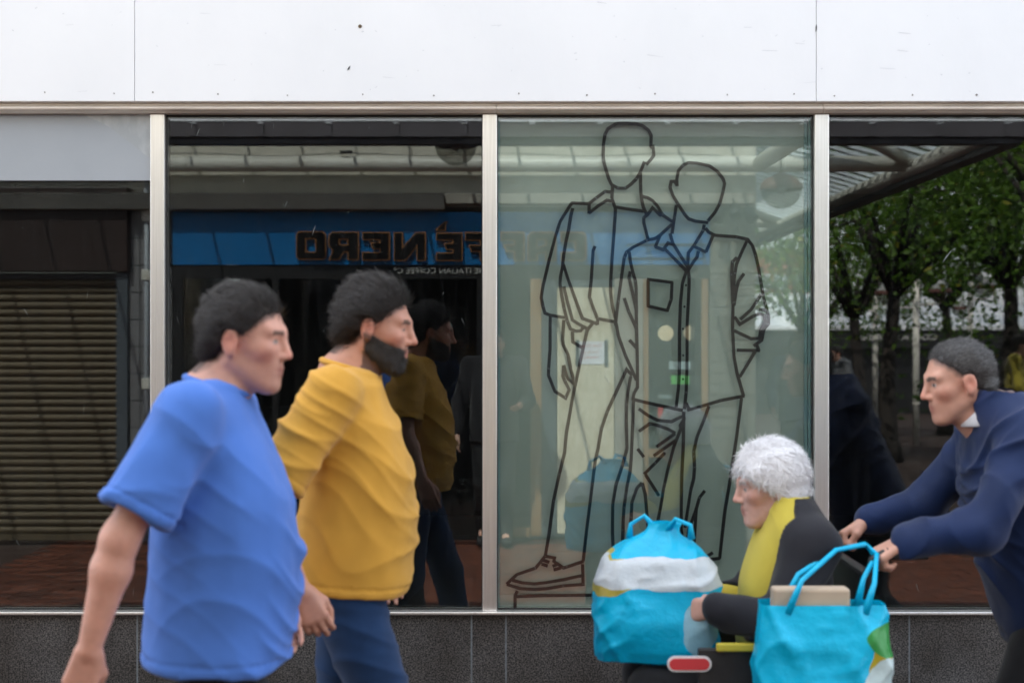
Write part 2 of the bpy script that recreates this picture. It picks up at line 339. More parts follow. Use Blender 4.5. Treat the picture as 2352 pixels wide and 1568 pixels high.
for k in range(95):
    x = rnd.uniform(-2.2, 2.2); z = rnd.uniform(ZB + .02, 3.1); a = rnd.uniform(-.6, .6); l = rnd.uniform(.0012, .005) if rnd.random() < .8 else rnd.uniform(.012, .035); w = rnd.uniform(.0008, .002)
    if l > .01: a *= .25; w *= .5
    dx, dz = math.cos(a) * l, math.sin(a) * l
    sp_.poly([(x - dx, YF - .0012, z - dz - w), (x + dx, YF - .0012, z + dz - w * .6), (x + dx * .9, YF - .0012, z + dz + w), (x - dx * .8, YF - .0012, z - dz + w)])
tag(sp_.build('scuff_marks', pbr('scuff', (.64, .65, .67), .8), shop), kind='stuff')
box('parapet', M['farwhite'], seams[0], seams[3], YF - .02, .3, 4.252, 4.5, shop)
box('wall', M['dark'], seams[0], seams[3], .101, .3, ZH1 + .03, 4.25, shop)
box('roof', M['gutter'], seams[0], seams[3], .301, 8.0, 4.2, 4.4, shop)
# head rail: rounded aluminium moulding, in three lengths
def rail(x0, x1):
    z0, z1 = ZH0, ZH1; h = z1 - z0
    prof = [(.06, z1), (-.04, z1), (-.046, z1 - .10 * h), (-.046, z1 - .28 * h), (-.060, z1 - .42 * h), (-.066, z1 - .58 * h), (-.064, z1 - .74 * h), (-.056, z1 - .80 * h), (-.044, z0), (.06, z0)]
    return MB().prism_x(prof, x0, x1).build('head_rail', M['alurail'], shop, bevel=.0012)
rj = [seams[0], fx(-500, -.06), fx(1140, -.06), fx(1892, -.06), seams[3]]
for i in range(4): rail(rj[i] + .0006, rj[i + 1] - .0006)
# mullions
for xm in MUL:
    box('mullion', M['alu'], xm - .0268, xm + .0268, YM, .05, ZS1, ZH0 - .0008, shop, bevel=.0025)
MS = sorted(MUL)
box('sill_rail', M['alu'], seams[0], seams[3], -.052, .055, ZS0, ZS1 - .0006, shop, bevel=.003)
# panes with gaskets
for i in range(len(MS) - 1):
    x0, x1 = MS[i] + .0268, MS[i + 1] - .0268
    pn = box('window_pane', M['glass'], x0 + .001, x1 - .001, 0, .008, ZS1 + .0005, ZH0 - .0005, shop)
    box('inner_pane', M['glass2'], x0 + .003, x1 - .003, .020, .025, ZS1 + .002, ZH0 - .002, shop)
    g = MB()
    for a, b_ in ((x0 + .0003, x0 + .004), (x1 - .004, x1 - .0003)): g.box(a, b_, -.006, -.0005, ZS1 + .001, ZH0 - .001)
    g.box(x0 + .0045, x1 - .0045, -.006, -.0005, ZS1 + .0002, ZS1 + .0055); g.box(x0 + .0045, x1 - .0045, -.006, -.0005, ZH0 - .008, ZH0 - .001)
    g.build('gasket', M['gasket'], pn)
# plinth
js = [-1200, -450, 315, 739, 1083, 1162, 1600, 2010, 2089, 2500, 3400]
for a, b_ in zip(js[:-1], js[1:]):
    box('plinth_slab', M['granite'], fx(a, -.03) + .003, fx(b_, -.03) - .003, -.03, .05, 0, ZS0 - .001, shop, bevel=.001)
box('grout', M['grout'], fx(-1200, -.03), fx(3400, -.03), -.0285, .04, 0, ZS0 - .004, shop)
# inside: a dark empty unit
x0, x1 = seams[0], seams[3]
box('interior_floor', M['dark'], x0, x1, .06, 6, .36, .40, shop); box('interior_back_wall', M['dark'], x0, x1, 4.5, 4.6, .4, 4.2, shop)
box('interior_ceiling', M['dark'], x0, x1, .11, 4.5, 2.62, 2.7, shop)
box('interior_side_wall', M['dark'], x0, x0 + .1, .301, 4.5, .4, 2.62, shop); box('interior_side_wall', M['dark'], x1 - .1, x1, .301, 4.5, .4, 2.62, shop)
# painted board behind the drawing pane, in a shallow tray
xa, xb = MS[3] + .0268, MS[4] - .0268
EB = .012
box('backing_board', M['board'], xa + EB, xb - .028, .032, .040, fz(1363, .03), ZH0 - .006, shop)
box('backing_board', M['board'], xa + EB, xb - .028, .0275, .0345, ZS1 + .002, fz(1363.8, .03), shop)
e = MB(); e.box(xa + .003, xa + EB - .0005, .0275, .045, ZS1 + .001, ZH0 - .004); e.box(xb - .0275, xb - .016, .0275, .045, ZS1 + .001, ZH0 - .004); e.box(xb - .0135, xb - .003, .0275, .045, ZS1 + .001, ZH0 - .004)
tag(e.build('board_edging', M['boardedge'], shop), kind='stuff')
# blind in the left window
xl0, xl1 = MS[1] + .0268, MS[2] - .0268
zb0 = fz(418, .03)
box('window_panel', M['blind'], xl0 + .001, xl1 - .001, -.016, -.007, zb0, ZH0 - .001, shop, bevel=.001)
fm = MB(); fp = []
pts = [(184, 262), (214, 274), (240, 286), (262, 299), (284, 318), (305, 333), (326, 350), (344, 363), (345, 300), (345, 262)]
fm.poly([(fx(a, -.016), -.0166, fz(b_, -.016)) for a, b_ in pts]); fm.build('torn_film', M['film'], shop)
gs = MB()
def scr(x, z, l, a, w):
    dx, dz = math.cos(a) * l, math.sin(a) * l; gs.poly([(x - dx - w * .3, -.0006, z - dz), (x + dx, -.0006, z + dz - w), (x + dx * .9 + w * .3, -.0006, z + dz + w), (x - dx * .2 - w, -.0006, z)])
for k in range(150):
    x = rnd.uniform(-1.95, 1.95); z = rnd.uniform(ZS1 + .05, ZH0 - .03)
    if min(abs(x - q) for q in MUL) < .04: continue
    scr(x, z, rnd.uniform(.0015, .006) if rnd.random() < .85 else rnd.uniform(.012, .03), rnd.uniform(.9, 2.2), rnd.uniform(.0004, .0010))
for px, py in ((489, 405), (657, 470), (515, 283), (626, 270), (629, 290), (560, 415), (652, 476), (440, 290), (455, 305)): scr(fx(px), fz(py), rnd.uniform(.008, .016), rnd.uniform(1.1, 1.9), .0011)
tag(gs.build('glass_scratches', pbr('glass_scratch', (.20, .22, .22), .8), shop), kind='stuff')
# small torn sticker on the right pane
x, z = fx(2127, 0), fz(1091, 0)
sk = MB(); sk.box(x - .010, x + .010, -.0012, -.0004, z - .014, z + .014); tag(sk.build('sticker', pbr('blue_sticker', (.05, .08, .33), .4)), 'tiny blue sticker left on the dark window in front of the navy jacket', 'sticker')
# ================================================================== TAPE DRAWINGS on the inside of the glass
CR = {'A': (2100, 450, .3189), 'B': (2500, 600, .3189), 'C': (2100, 900, .3189), 'D': (2500, 1050, .3827), 'E': (2100, 1300, .3188), 'F': (2450, 1550, .3188), 'G': (2000, 1750, .4464), 'H': (2400, 1900, .2551)}
def conv(c, pts):
    ox, oy, s = CR[c]; return [((ox + a * s) * 2352 / 4096, (oy + b_ * s) * 2352 / 4096) for a, b_ in pts]
def P(*segs):
    out = []
    for i in range(0, len(segs), 2): out += conv(segs[i], segs[i + 1])
    return out
TALL = [
 P('A', [(1145,140),(1040,205),(1003,280),(985,400),(980,520),(985,600),(1010,700),(1050,830),(1085,905),(1170,950),(1260,952),(1330,900),(1400,830),(1450,740),(1500,615)]),
 P('A', [(1145,140),(1280,138),(1400,145),(1480,170),(1550,225),(1583,290),(1580,400),(1578,440)]),
 P('A', [(1570,440),(1605,430),(1613,470),(1615,540),(1580,590),(1520,655)]),
 P('A', [(1100,915),(1090,1080)]),
 P('A', [(1090,1080),(1133,1200),(1133,1260),(1112,1568)], 'C', [(1090,450),(1075,700),(1075,850),(1095,1010),(1140,1195)]),
 P('A', [(1450,760),(1450,900),(1455,1020),(1465,1100),(1485,1190),(1525,1275)]),
 P('A', [(1075,1000),(1005,990),(890,1075),(805,1140),(803,1270)]), P('A', [(800,1265),(920,1170),(1030,1100),(1085,1115)]),
 P('A', [(580,1135),(800,1145)]), P('A', [(1140,1185),(1250,1205),(1490,1240)]),
 P('A', [(590,1135),(550,1190),(500,1270),(440,1370),(405,1480)], 'C', [(385,130),(300,450),(225,770),(203,910)]),
 P('C', [(203,905),(225,1020),(250,1105),(320,1130),(500,1160)]),
 P('A', [(600,1200),(575,1290),(545,1480)], 'C', [(515,200),(485,380),(470,520),(445,650),(440,740),(460,880),(490,1040),(530,1200),(570,1300),(640,1330),(700,1325),(725,1290)]),
 P('C', [(480,490),(540,680),(720,1170),(912,1240)]), P('C', [(488,770),(500,830),(540,990),(595,1190),(690,1250),(790,1305),(850,1230)]),
 P('C', [(880,265),(855,320),(830,700),(808,905)]), P('C', [(808,900),(850,1020),(905,1165)]), P('C', [(920,1175),(1125,1212)]), P('C', [(915,1165),(908,1250)]),
 P('A', [(1455,1050),(1540,1070),(1600,1105),(1660,1170),(1700,1240),(1725,1285),(1850,1370)]),
 P('A', [(1710,1300),(1600,1195),(1540,1280),(1490,1320),(1490,1380),(1530,1540)], 'C', [(1547,185)]),
 P('C', [(318,1140)], 'E', [(315,0),(315,300),(297,540),(295,630),(375,830),(510,915),(555,810),(500,700),(475,640),(484,510)]),
 P('E', [(487,500),(515,620),(545,680),(600,725),(600,650),(575,560),(550,420),(540,370),(480,250),(472,180),(487,-65)]),
 P('E', [(597,80),(600,210),(720,285)]),
 P('E', [(785,50),(740,240),(680,520),(600,900),(520,1350),(500,1560)], 'G', [(580,130),(530,330),(480,560),(440,860),(405,1062)]),
 P('C', [(1145,1235)], 'E', [(1170,130),(1260,380),(1400,690)]),
 P('E', [(1345,630),(1275,555),(1180,760),(1030,1090),(960,1300),(915,1560)], 'G', [(855,200),(820,480),(780,800),(745,1105)]),
 P('E', [(1328,640),(1290,850),(1275,1000),(1272,1200),(1280,1540)], 'G', [(1130,130),(1100,240),(1040,420),(1010,600),(1008,850),(1015,1000),(1010,1095)]),
 P('G', [(410,1060),(490,1075),(482,1105),(570,1165),(600,1155),(750,1105)]),
 P('G', [(402,1062),(320,1165),(150,1225),(90,1280),(60,1312)]), P('G', [(60,1312),(180,1350),(320,1358),(420,1350),(570,1325),(745,1312),(740,1130)]),
 P('G', [(110,1275),(200,1298),(310,1308),(420,1295),(570,1270),(700,1240),(740,1235)]),
 P('G', [(385,1095),(443,1115)]), P('G', [(370,1130),(428,1147)]), P('G', [(470,1150),(525,1130)]), P('G', [(480,1182),(545,1165)]),
 P('G', [(155,1370),(135,1415),(135,1545)]), P('G', [(145,1422),(400,1412),(1000,1408)]),
]
SHORT = [
 P('B', [(655,455),(650,370),(670,260),(730,190),(800,160),(890,165),(1060,200),(1160,270),(1230,360),(1250,420),(1230,520),(1190,670),(1130,780),(1040,890)]),
 P('B', [(655,440),(620,395),(580,395),(565,470),(600,570),(660,670),(750,810),(800,865),(890,895),(1045,912)]),
 P('B', [(645,690),(620,850),(590,1050)]), P('B', [(565,1045),(600,1170),(700,1330),(790,1470)]),
 P('B', [(590,930),(450,1060),(380,1110),(280,1130),(100,1220),(20,1280)], 'C', [(1280,340),(1245,410),(1225,550),(1170,950),(1135,1260)]),
 P('C', [(1310,335),(1320,450),(1350,580),(1385,700),(1395,790),(1398,1250)], 'E', [(1405,250),(1412,500),(1412,780),(1370,850),(1352,930)]),
 P('C', [(1320,580),(1305,660),(1350,850),(1395,1060)]), P('C', [(1245,915),(1300,1080),(1395,1290)]), P('C', [(1310,1440),(1400,1540)]),
 P('C', [(1530,680),(1858,722)]), P('C', [(1845,715),(1835,930),(1780,1085)]), P('C', [(1790,1072),(1540,1015)]), P('C', [(1545,1030),(1545,690)]),
 P('D', [(640,95),(600,220),(580,420),(570,700),(570,1100),(560,1300),(535,1510)]), P('D', [(655,30),(670,150),(670,250),(650,650),(648,1100),(640,1350),(622,1530)]),
 P('C', [(1755,300),(2035,585)]), P('B', [(780,1530),(860,1400),(905,1340),(922,1265)]), P('B', [(785,1480),(795,1290),(870,1190),(980,1010),(995,935)]),
 P('B', [(870,1210),(1018,1282)]), P('B', [(1015,1280),(1105,1075)]), P('B', [(440,1075),(378,1220)]), P('B', [(375,1212),(480,1252),(540,1165),(610,1185)]),
 P('B', [(1010,980),(1050,1030),(1130,1070),(1400,1090),(1545,1122)]), P('B', [(1535,1115),(1600,1200),(1640,1320),(1670,1450)], 'D', [(1395,40),(1420,200),(1450,370),(1480,480),(1500,560),(1500,640),(1450,700),(1430,810),(1345,872)]),
 P('D', [(1490,500),(1400,490)]), P('D', [(1205,595),(1320,490),(1422,335)]),
 P('D', [(1145,565),(1200,645),(1340,560),(1410,535),(1460,550),(1465,620),(1420,700),(1405,790),(1320,795),(1140,710)]),
 P('D', [(1380,865),(1402,925)]), P('D', [(1410,918),(1168,914)]), P('D', [(1360,930),(1200,1195)]),
 P('B', [(1530,1140),(1460,1290),(1400,1430)], 'D', [(1150,110),(1140,200),(1130,420),(1125,700),(1140,980),(1170,1150),(1240,1395)]),
 P('B', [(1405,1345),(1350,1400),(1338,1560)], 'D', [(1120,250),(1128,430)]), P('D', [(1245,115),(1185,200),(1160,300),(1140,450)]),
 P('D', [(70,1425),(260,1470),(605,1545)]), P('D', [(650,1542),(800,1500),(1000,1440),(1250,1392)]), P('D', [(640,1465),(678,1545)]),
 P('F', [(265,170),(255,450),(235,900),(220,1060),(180,1250),(145,1500)], 'H', [(370,500),(365,700),(360,850),(350,1280)]),
 P('F', [(330,265),(450,350),(570,410),(740,425),(850,370),(915,355)]), P('F', [(330,548),(470,450),(560,470),(700,520),(790,570)]), P('F', [(785,575),(550,742)]),
 P('F', [(515,855),(800,655)]), P('F', [(660,812),(540,940),(395,1085)]), P('F', [(415,1090),(585,1355)]), P('F', [(315,765),(395,870)]),
 P('F', [(910,375),(850,470),(860,510),(770,740),(700,1000),(640,1270)], 'H', [(960,450),(890,800),(850,1050),(840,1290)]),
 P('F', [(895,300),(890,700),(870,1100)], 'H', [(1275,500),(1275,850),(1300,1050),(1312,1300)]),
 P('F', [(1210,230),(1150,400),(1060,620),(1020,800),(1030,1000),(1020,1140),(985,1270)], 'H', [(1420,250),(1332,820)]),
 P('H', [(1645,240),(1560,350),(1500,560),(1390,850),(1375,1000),(1440,1280)]), P('H', [(1440,1285),(1480,1000),(1510,540)]),
 P('F', [(1620,130),(1560,600),(1470,1200)], 'H', [(1960,550),(1920,900),(1875,1310)]), P('H', [(1770,1210),(1600,1320)]),
 P('H', [(660,118),(580,200),(500,430),(490,650),(470,1000)]), P('H', [(662,118),(710,300),(740,650),(760,900),(775,1150)]),
 P('H', [(180,1310),(400,1345),(860,1390)]), P('H', [(1290,1300),(1600,1330),(1880,1300)]),
]
TY0, TY1 = .0092, .0097
def tape(pts, w=.0062):
    q = [(fx(a, .0092), fz(b_, .0092)) for a, b_ in pts]
    q = [p for i, p in enumerate(q) if i == 0 or math.hypot(p[0] - q[i - 1][0], p[1] - q[i - 1][1]) > .004]
    n = len(q); L_, R_ = [], []
    for i in range(n):
        a = q[max(i - 1, 0)]; b_ = q[min(i + 1, n - 1)]
        def nrm(u, v): dx, dz = v[0] - u[0], v[1] - u[1]; l = math.hypot(dx, dz) or 1; return (-dz / l, dx / l)
        if 0 < i < n - 1:
            n1, n2 = nrm(a, q[i]), nrm(q[i], b_); mx_, mz_ = n1[0] + n2[0], n1[1] + n2[1]; l = math.hypot(mx_, mz_) or 1
            mx_ /= l; mz_ /= l; d = max(.55, mx_ * n1[0] + mz_ * n1[1]); nn = (mx_ / d, mz_ / d)
        else: nn = nrm(a, b_)
        ww = w * rnd.uniform(.94, 1.06)
        L_.append((q[i][0] + nn[0] * ww, q[i][1] + nn[1] * ww)); R_.append((q[i][0] - nn[0] * ww, q[i][1] - nn[1] * ww))
    m = MB()
    for y in (TY0, TY1):
        m.v += [(x, y, z) for x, z in L_] + [(x, y, z) for x, z in R_]
    for i in range(n - 1):
        m.f += [(i, n + i, n + i + 1, i + 1), (2 * n + i, 2 * n + i + 1, 3 * n + i + 1, 3 * n + i)]
        m.f += [(i, i + 1, 2 * n + i + 1, 2 * n + i), (n + i, 3 * n + i, 3 * n + i + 1, n + i + 1)]
    m.f += [(0, 2 * n, 3 * n, n), (n - 1, 2 * n - 1, 4 * n - 1, 3 * n - 1)]
    # creases where the tape was folded at a bend
    c = []
    for i in range(1, n - 1):
        if rnd.random() < .45:
            a, b_ = L_[i], R_[i]; t0, t1 = sorted((rnd.uniform(0, .5), rnd.uniform(.5, 1))); s = rnd.uniform(.0006, .0011)
            lp = lambda t: (a[0] + (b_[0] - a[0]) * t, a[1] + (b_[1] - a[1]) * t)
            p0, p1 = lp(t0), lp(t1); dx, dz = rnd.uniform(-.004, .004), rnd.uniform(-.004, .004)
            c.append([(p0[0] - s + dx, .00905, p0[1] - s + dz), (p0[0] + s + dx, .00905, p0[1] + s + dz), (p1[0] + s, .00905, p1[1] + s), (p1[0] - s, .00905, p1[1] - s)])
    return m, c
def drawing(name, lines, label):
    x0 = min(a for l in lines for a, _ in l); t = thing(name, label, 'tape drawing', (0, 0, 0))
    cr_ = MB()
    for i, l in enumerate(lines):
        m, c = tape(l)
        off = (i % 4) * .00016                       # overlapping strips lie one on top of the other
        m.v = [(x, y + off, z) for x, y, z in m.v]; m.build('tape_strip', M['tape'], t)
        for q in c: cr_.poly(q)
    tag(cr_.build('tape_crease', M['tapecrease'], t), kind='stuff'); return t
drawing('tape_figure', TALL, 'taller figure outlined in black tape on the pane, its shoe on a step')
t2 = drawing('tape_figure', SHORT, 'shorter figure outlined in black tape with buttoned shirt, breast pocket and hand on hip')
for a, b_ in conv('D', [(638,237),(622,460),(607,692),(609,969),(607,1217)]):
    x, z = fx(a, .009), fz(b_, .009); MB().tube([(x, .0090, z), (x, .0097, z)], .0042, 12).build('tape_button', M['tape'], t2)
#SPLIT_OPPOSITE
# ================================================================== OPPOSITE SIDE (seen mirrored in the glass)
WY = -6.12
X_ = lambda px: mxx(px, WY); Z_ = lambda py: mzz(py, WY)
cafe = thing('cafe_building', 'cream rendered corner building with a blue coffee shop sign, reflected in the windows', 'building')
XR = X_(1738)
box('wall', M['render'], -9, XR, -6.6, WY, Z_(484) + .03, 6.2, cafe)
box('wall', M['render'], -9, XR, -16, -6.62, 3.4, 6.2, cafe)
side = box('side_wall', M['render'], XR - .2, XR, -30, -6.62, 2.75, 3.4, cafe)
box('side_shopfront', M['shopblack'], XR - .25, XR - .04, -30, -6.62, 0, 2.75, cafe)
for k in range(7): box('side_pier', M['renderdk'], XR - .06, XR + .02, -9.3 - 3 * k, -9.0 - 3 * k, 0, 2.75, cafe)
# trim beams
box('trim_beam', M['renderdk'], -9, X_(1022), WY, WY + .155, Z_(484), Z_(446), cafe, bevel=.006)
box('trim_beam', M['renderdk'], X_(1022) + .002, XR - .02, WY, WY + .09, Z_(470), Z_(446), cafe, bevel=.006)
# blue sign
sx0, sx1 = X_(397), X_(1630)
box('sign_board', M['signblue'], sx0, sx1, WY - .02, WY + .03, Z_(608), Z_(487), cafe)
box('sign_trim', M['shopblack'], sx0 - .03, sx0 - .002, WY - .02, WY + .035, Z_(608), Z_(487), cafe)
fr_ = MB(); fr_.box(X_(1438), X_(1620), WY + .0305, WY + .045, Z_(560), Z_(556)); fr_.box(X_(1438), X_(1620), WY + .0305, WY + .045, Z_(592), Z_(588)); fr_.build('sign_rib', M['signblue'], cafe)
LET = {
 'C': [[(.12,0),(1,0),(1,.30),(.42,.30),(.42,.68),(1,.68),(1,1),(.12,1),(0,.9),(0,.1)]],
 'A': [[(0,0),(.36,0),(.36,.30),(.66,.22),(.66,0),(1,0),(1,.88),(.88,1),(.12,1),(0,.9)], [(.36,.55),(.36,.74),(.66,.74),(.66,.46)]],
 'F': [[(0,0),(.42,0),(.42,.33),(.78,.33),(.86,.55),(.42,.55),(.42,.72),(1,.72),(1,1),(0,1)]],
 'E': [[(0,0),(1,0),(1,.28),(.36,.28),(.36,.40),(.62,.40),(.70,.63),(.36,.63),(.36,.74),(1,.74),(1,1),(0,1)]],
 'N': [[(0,0),(.28,0),(.28,.52),(.72,.0),(1,0),(1,1),(.72,1),(.72,.46),(.28,1),(0,1)]],
 'R': [[(0,0),(.36,0),(.36,.28),(.50,.28),(.66,0),(1,0),(.86,.34),(.97,.44),(1,.54),(1,.88),(.9,1),(0,1)], [(.36,.54),(.36,.74),(.64,.74),(.64,.54)]],
 'O': [[(.1,0),(.9,0),(1,.1),(1,.9),(.9,1),(.1,1),(0,.9),(0,.1)], [(.34,.26),(.34,.74),(.68,.74),(.68,.26)]],
 '`': [[(.42,.0),(1,.0),(.5,.9),(.30,1.0),(.42,.5)]],
}
LET['N'] = [[(0,0),(.27,0),(.27,.52),(.62,.0),(1,.0),(1,1),(.73,1),(.73,.46),(.30,1),(0,1)]]
def letter(ch, pa, pb, y0, y1):          # pa: px of the letter's reading-left side (larger px), pb: reading-right side
    xl, xr, z0, z1 = X_(pa), X_(pb), Z_(y1), Z_(y0); par = None
    for nm, off, y, dep, mt in (('letter', .0035, WY + .052, .020, 'letteredge'), ('letter_face', -.0060, WY + .073, .004, 'letterblack')):
        cu = bpy.data.curves.new(nm, 'CURVE'); cu.dimensions = '2D'; cu.fill_mode = 'BOTH'; cu.extrude = dep; cu.offset = off
        for loop in LET[ch]:
            s = cu.splines.new('POLY'); s.points.add(len(loop) - 1); s.use_cyclic_u = True
            for p, (u, v) in zip(s.points, loop): p.co = (u * abs(xl - xr), v * (z1 - z0), 0, 1)
        o = curve_to(nm, cu, M[mt], cafe if par is None else par); me = o.data
        co = np.zeros(len(me.vertices) * 3); me.vertices.foreach_get('co', co); co = co.reshape(-1, 3)
        n = np.empty_like(co); n[:, 0] = xl - co[:, 0]; n[:, 2] = z0 + co[:, 1]; n[:, 1] = y + co[:, 2]
        me.vertices.foreach_set('co', n.ravel()); me.update(); par = par or o
for ch, pa, pb, y0, y1 in (('C', 1345, 1288, 534, 599), ('A', 1276, 1212, 534, 599), ('F', 1204, 1150, 534, 599), ('F', 1128, 1069, 535, 599), ('E', 1062, 1003, 536, 599), ('`', 1040, 1001, 510, 530),
                           ('N', 978, 906, 535, 599), ('E', 896, 834, 535, 598), ('R', 825, 757, 534, 597), ('O', 750, 683, 533, 596)): letter(ch, pa, pb, y0, y1)
# shop front below the sign
box('header_board', M['shopblack'], sx0, sx1, WY - .02, WY + .018, Z_(640), Z_(609), cafe)
text('tagline', 'THE ITALIAN COFFEE Cº', X_(1126) - X_(905), Z_(615) - Z_(628), M['textgrey'], cafe, ((X_(1126) + X_(905)) / 2, WY + .021, Z_(628)))
ib = -8.4
for a in (sx0 + .0, sx1 + .05): box('inside_side_wall', M['shopblack'], a - .1, a + .0, ib, -6.62, 0, 2.6, cafe)
for nm, a, b_, c, d in (('inside_back_wall', ib - .1, ib, 0, 2.8), ('inside_floor', ib, WY - .15, -.02, .02), ('inside_ceiling', ib, -6.62, 2.5, 2.6)): box(nm, M['shopblack'], sx0 + .1, sx1 + .1, a, b_, c, d, cafe)
box('inside_counter', M['shopblack'], sx0 + .5, 0.2, -7.9, -7.5, .02, 1.0, cafe)
zf = 0.06; zt = Z_(640)
def pnl(name, mt, pa, pb, za, zb, ya=-.03, yb=.02): return box(name, M[mt], X_(pa) + .001, X_(pb) - .001, WY + ya, WY + yb, za, zb, cafe)
pnl('stall_riser', 'shopblack', 397, 1140, 0, Z_(1235))
for a, b_ in ((397, 420), (625, 640), (860, 875), (1095, 1120)): pnl('window_frame', 'shopblack', a, b_, Z_(1235), zt)
for a, b_ in ((420, 625), (640, 860), (875, 1095)): pnl('shop_window', 'cafeglass', a, b_, Z_(1235), zt, -.008, 0)
for a, b_ in ((1218, 1244), (1478, 1490), (1612, 1627)): pnl('door_frame', 'wood', a, b_, Z_(1230), zt)
pnl('shop_window', 'cafeglass', 1140, 1218, Z_(1230), zt, -.008, 0)
pnl('door_panel', 'guide', 1245, 1279, Z_(1230), zt, -.02, .01); pnl('chipboard_panel', 'osb', 1280, 1411, Z_(1225), Z_(660), -.02, .014)
pnl('door_panel', 'guide', 1280, 1411, Z_(659), zt, -.02, .01); pnl('pilaster', 'renderdk', 1412, 1477, Z_(1240), zt, -.02, .03)
pnl('door_glass', 'cafeglass', 1491, 1611, Z_(1030), zt, -.008, 0); pnl('door_rail', 'wood', 1491, 1611, Z_(1050), Z_(1031)); pnl('door_panel', 'shopblack', 1491, 1611, Z_(1230), Z_(1051))
pnl('bench_slat', 'wood', 1142, 1217, Z_(1229), Z_(1208), .021, .12); pnl('sill_step', 'renderdk', 397, 1740, -.02, Z_(1246), .021, .10)
nt_ = pnl('notice', 'paper', 1329, 1389, Z_(836), Z_(784), .0145, .018)
for s, zz in (('Cash Only,', 797), ('Sorry for any', 811), ('inconvenience', 823)):
    text('handwriting', s, (60 if s[0] == 'C' else 46) * .0035 * .85, .026 if s[0] == 'C' else .022, M['redink'], nt_, (X_(1356 if s[0] != 'C' else 1358), WY + .0185, Z_(zz)), depth=.0003, rot=R(2))
for a in (1322, 1388): pnl('notice_clip', 'guide', a, a + 9, Z_(840), Z_(780), .0182, .024)
pnl('sticker', 'palesticker', 1538, 1588, Z_(848), Z_(830), .0005, .003); pnl('sticker', 'green', 1543, 1584, Z_(882), Z_(862), .0005, .003)
text('door_lettering', 'NERO', .10, .028, M['palesticker'], cafe, (X_(1529), WY + .001, Z_(915)), depth=.0005, bold=.02)
pnl('poster', 'redink', 1512, 1524, Z_(960), Z_(935), .0005, .003); pnl('poster', 'palesticker', 1527, 1545, Z_(962), Z_(935), .0005, .003); pnl('poster', 'paper', 1568, 1610, Z_(1008), Z_(938), .0005, .003)
for px, py, d, mt in ((1530, 765, 36, 'bulb'), (1590, 764, 38, 'bulb'), (1016, 750, 42, 'bulb2'), (610, 748, 40, 'bulb2')):
    y = -7.0; r_ = d / 2 * (-y - CAMY) / F; x, z = mxx(px, y), mzz(py, y)
    o = thing('pendant_lamp', {1530: 'warm lit globe lamp inside the cafe door, left of the pair', 1590: 'warm lit globe lamp inside the cafe door, right of the pair', 1016: 'pale round globe lamp in the dark cafe window beside the mullion', 610: 'pale round globe lamp in the dark cafe behind the blue shirt man'}[px], 'lamp', (x, y, z), 0, 'globe lamps inside the cafe')
    MB().lathe([(max(1e-4, r_ * math.sin(math.pi * k / 12)), r_ * math.cos(math.pi * k / 12)) for k in range(13)], n=20).build('lamp_shade', M[mt], o, True)
    MB().tube([(0, 0, r_ * .98), (0, 0, 2.5 - z)], .004, 6).build('cord', M['shopblack'], o)
# tiles at both ends of the sign
def tiles(px0, px1, py0, py1, nx, nz, mt, jm, yy=.012):
    xa_, xb_, za, zb = X_(px0), X_(px1), Z_(py1), Z_(py0); w = (xb_ - xa_) / nx; h = (zb - za) / nz
    me = MB().box(-w / 2 + .004, w / 2 - .004, 0, .014, -h / 2 + .004, h / 2 - .004).mesh('tile'); me.materials.append(M[mt])
    bk = box('tile_bed', M[jm], xa_, xb_, WY - .05, WY + yy - .012, za, zb, cafe)
    for i in range(nx):
        for j in range(nz): o = link('tile', me, None, bk); o.location = (xa_ + (i + .5) * w, WY + yy - .0128, za + (j + .5) * h)
tiles(297, 395, 485, 1230, 4, 12, 'tile', 'joint'); tiles(1631, 1737, 476, 1238, 5, 30, 'tile2', 'joint2')
# shuttered unit on the left
box('wall', M['render'], -9, X_(296), -6.6, WY - .01, Z_(430), Z_(484) + .03, cafe)
box('shutter_housing', M['brown'], -7.5, X_(299), WY - .05, WY + .10, Z_(625), Z_(432), cafe, bevel=.008)
box('guide_rail', M['guide'], X_(269), X_(295), WY - .05, WY + .05, 0, Z_(626), cafe)
sh = box('roller_shutter', M['gutter'], -7.5, X_(268), WY - .06, WY - .03, .02, Z_(626), cafe)
hs = .0605; nsl = int((Z_(626) - .05) / hs)
prof = [(-.03, 0), (-.016, .004), (-.008, .016), (-.005, .028), (-.008, .040), (-.016, .050), (-.025, .054), (-.03, .058)]
sm_ = MB().prism_x([(y - .0, z) for y, z in prof[::-1]], -7.45, X_(268) - .002).mesh('slat'); sm_.materials.append(M['slat'])
for k in range(nsl): o = link('slat', sm_, None, sh); o.location = (0, WY, .05 + k * hs)
box('bottom_bar', M['slat'], -7.45, X_(268) - .002, WY - .028, WY + .012, .0, .048, sh)
dp = thing('drainpipe', 'grey downpipe with cream brackets beside the roller shutter', 'pipe', (X_(340), WY + .06, 0))
MB().tube([(0, 0, 0), (0, 0, Z_(300))], .019, 14).build('pipe', M['pipe'], dp, True)
for py in (497, 632, 880): MB().box(-.035, .03, -.05, .026, Z_(py + 12) - 0, Z_(py - 12)).build('bracket', M['cream'], dp, bevel=.003)
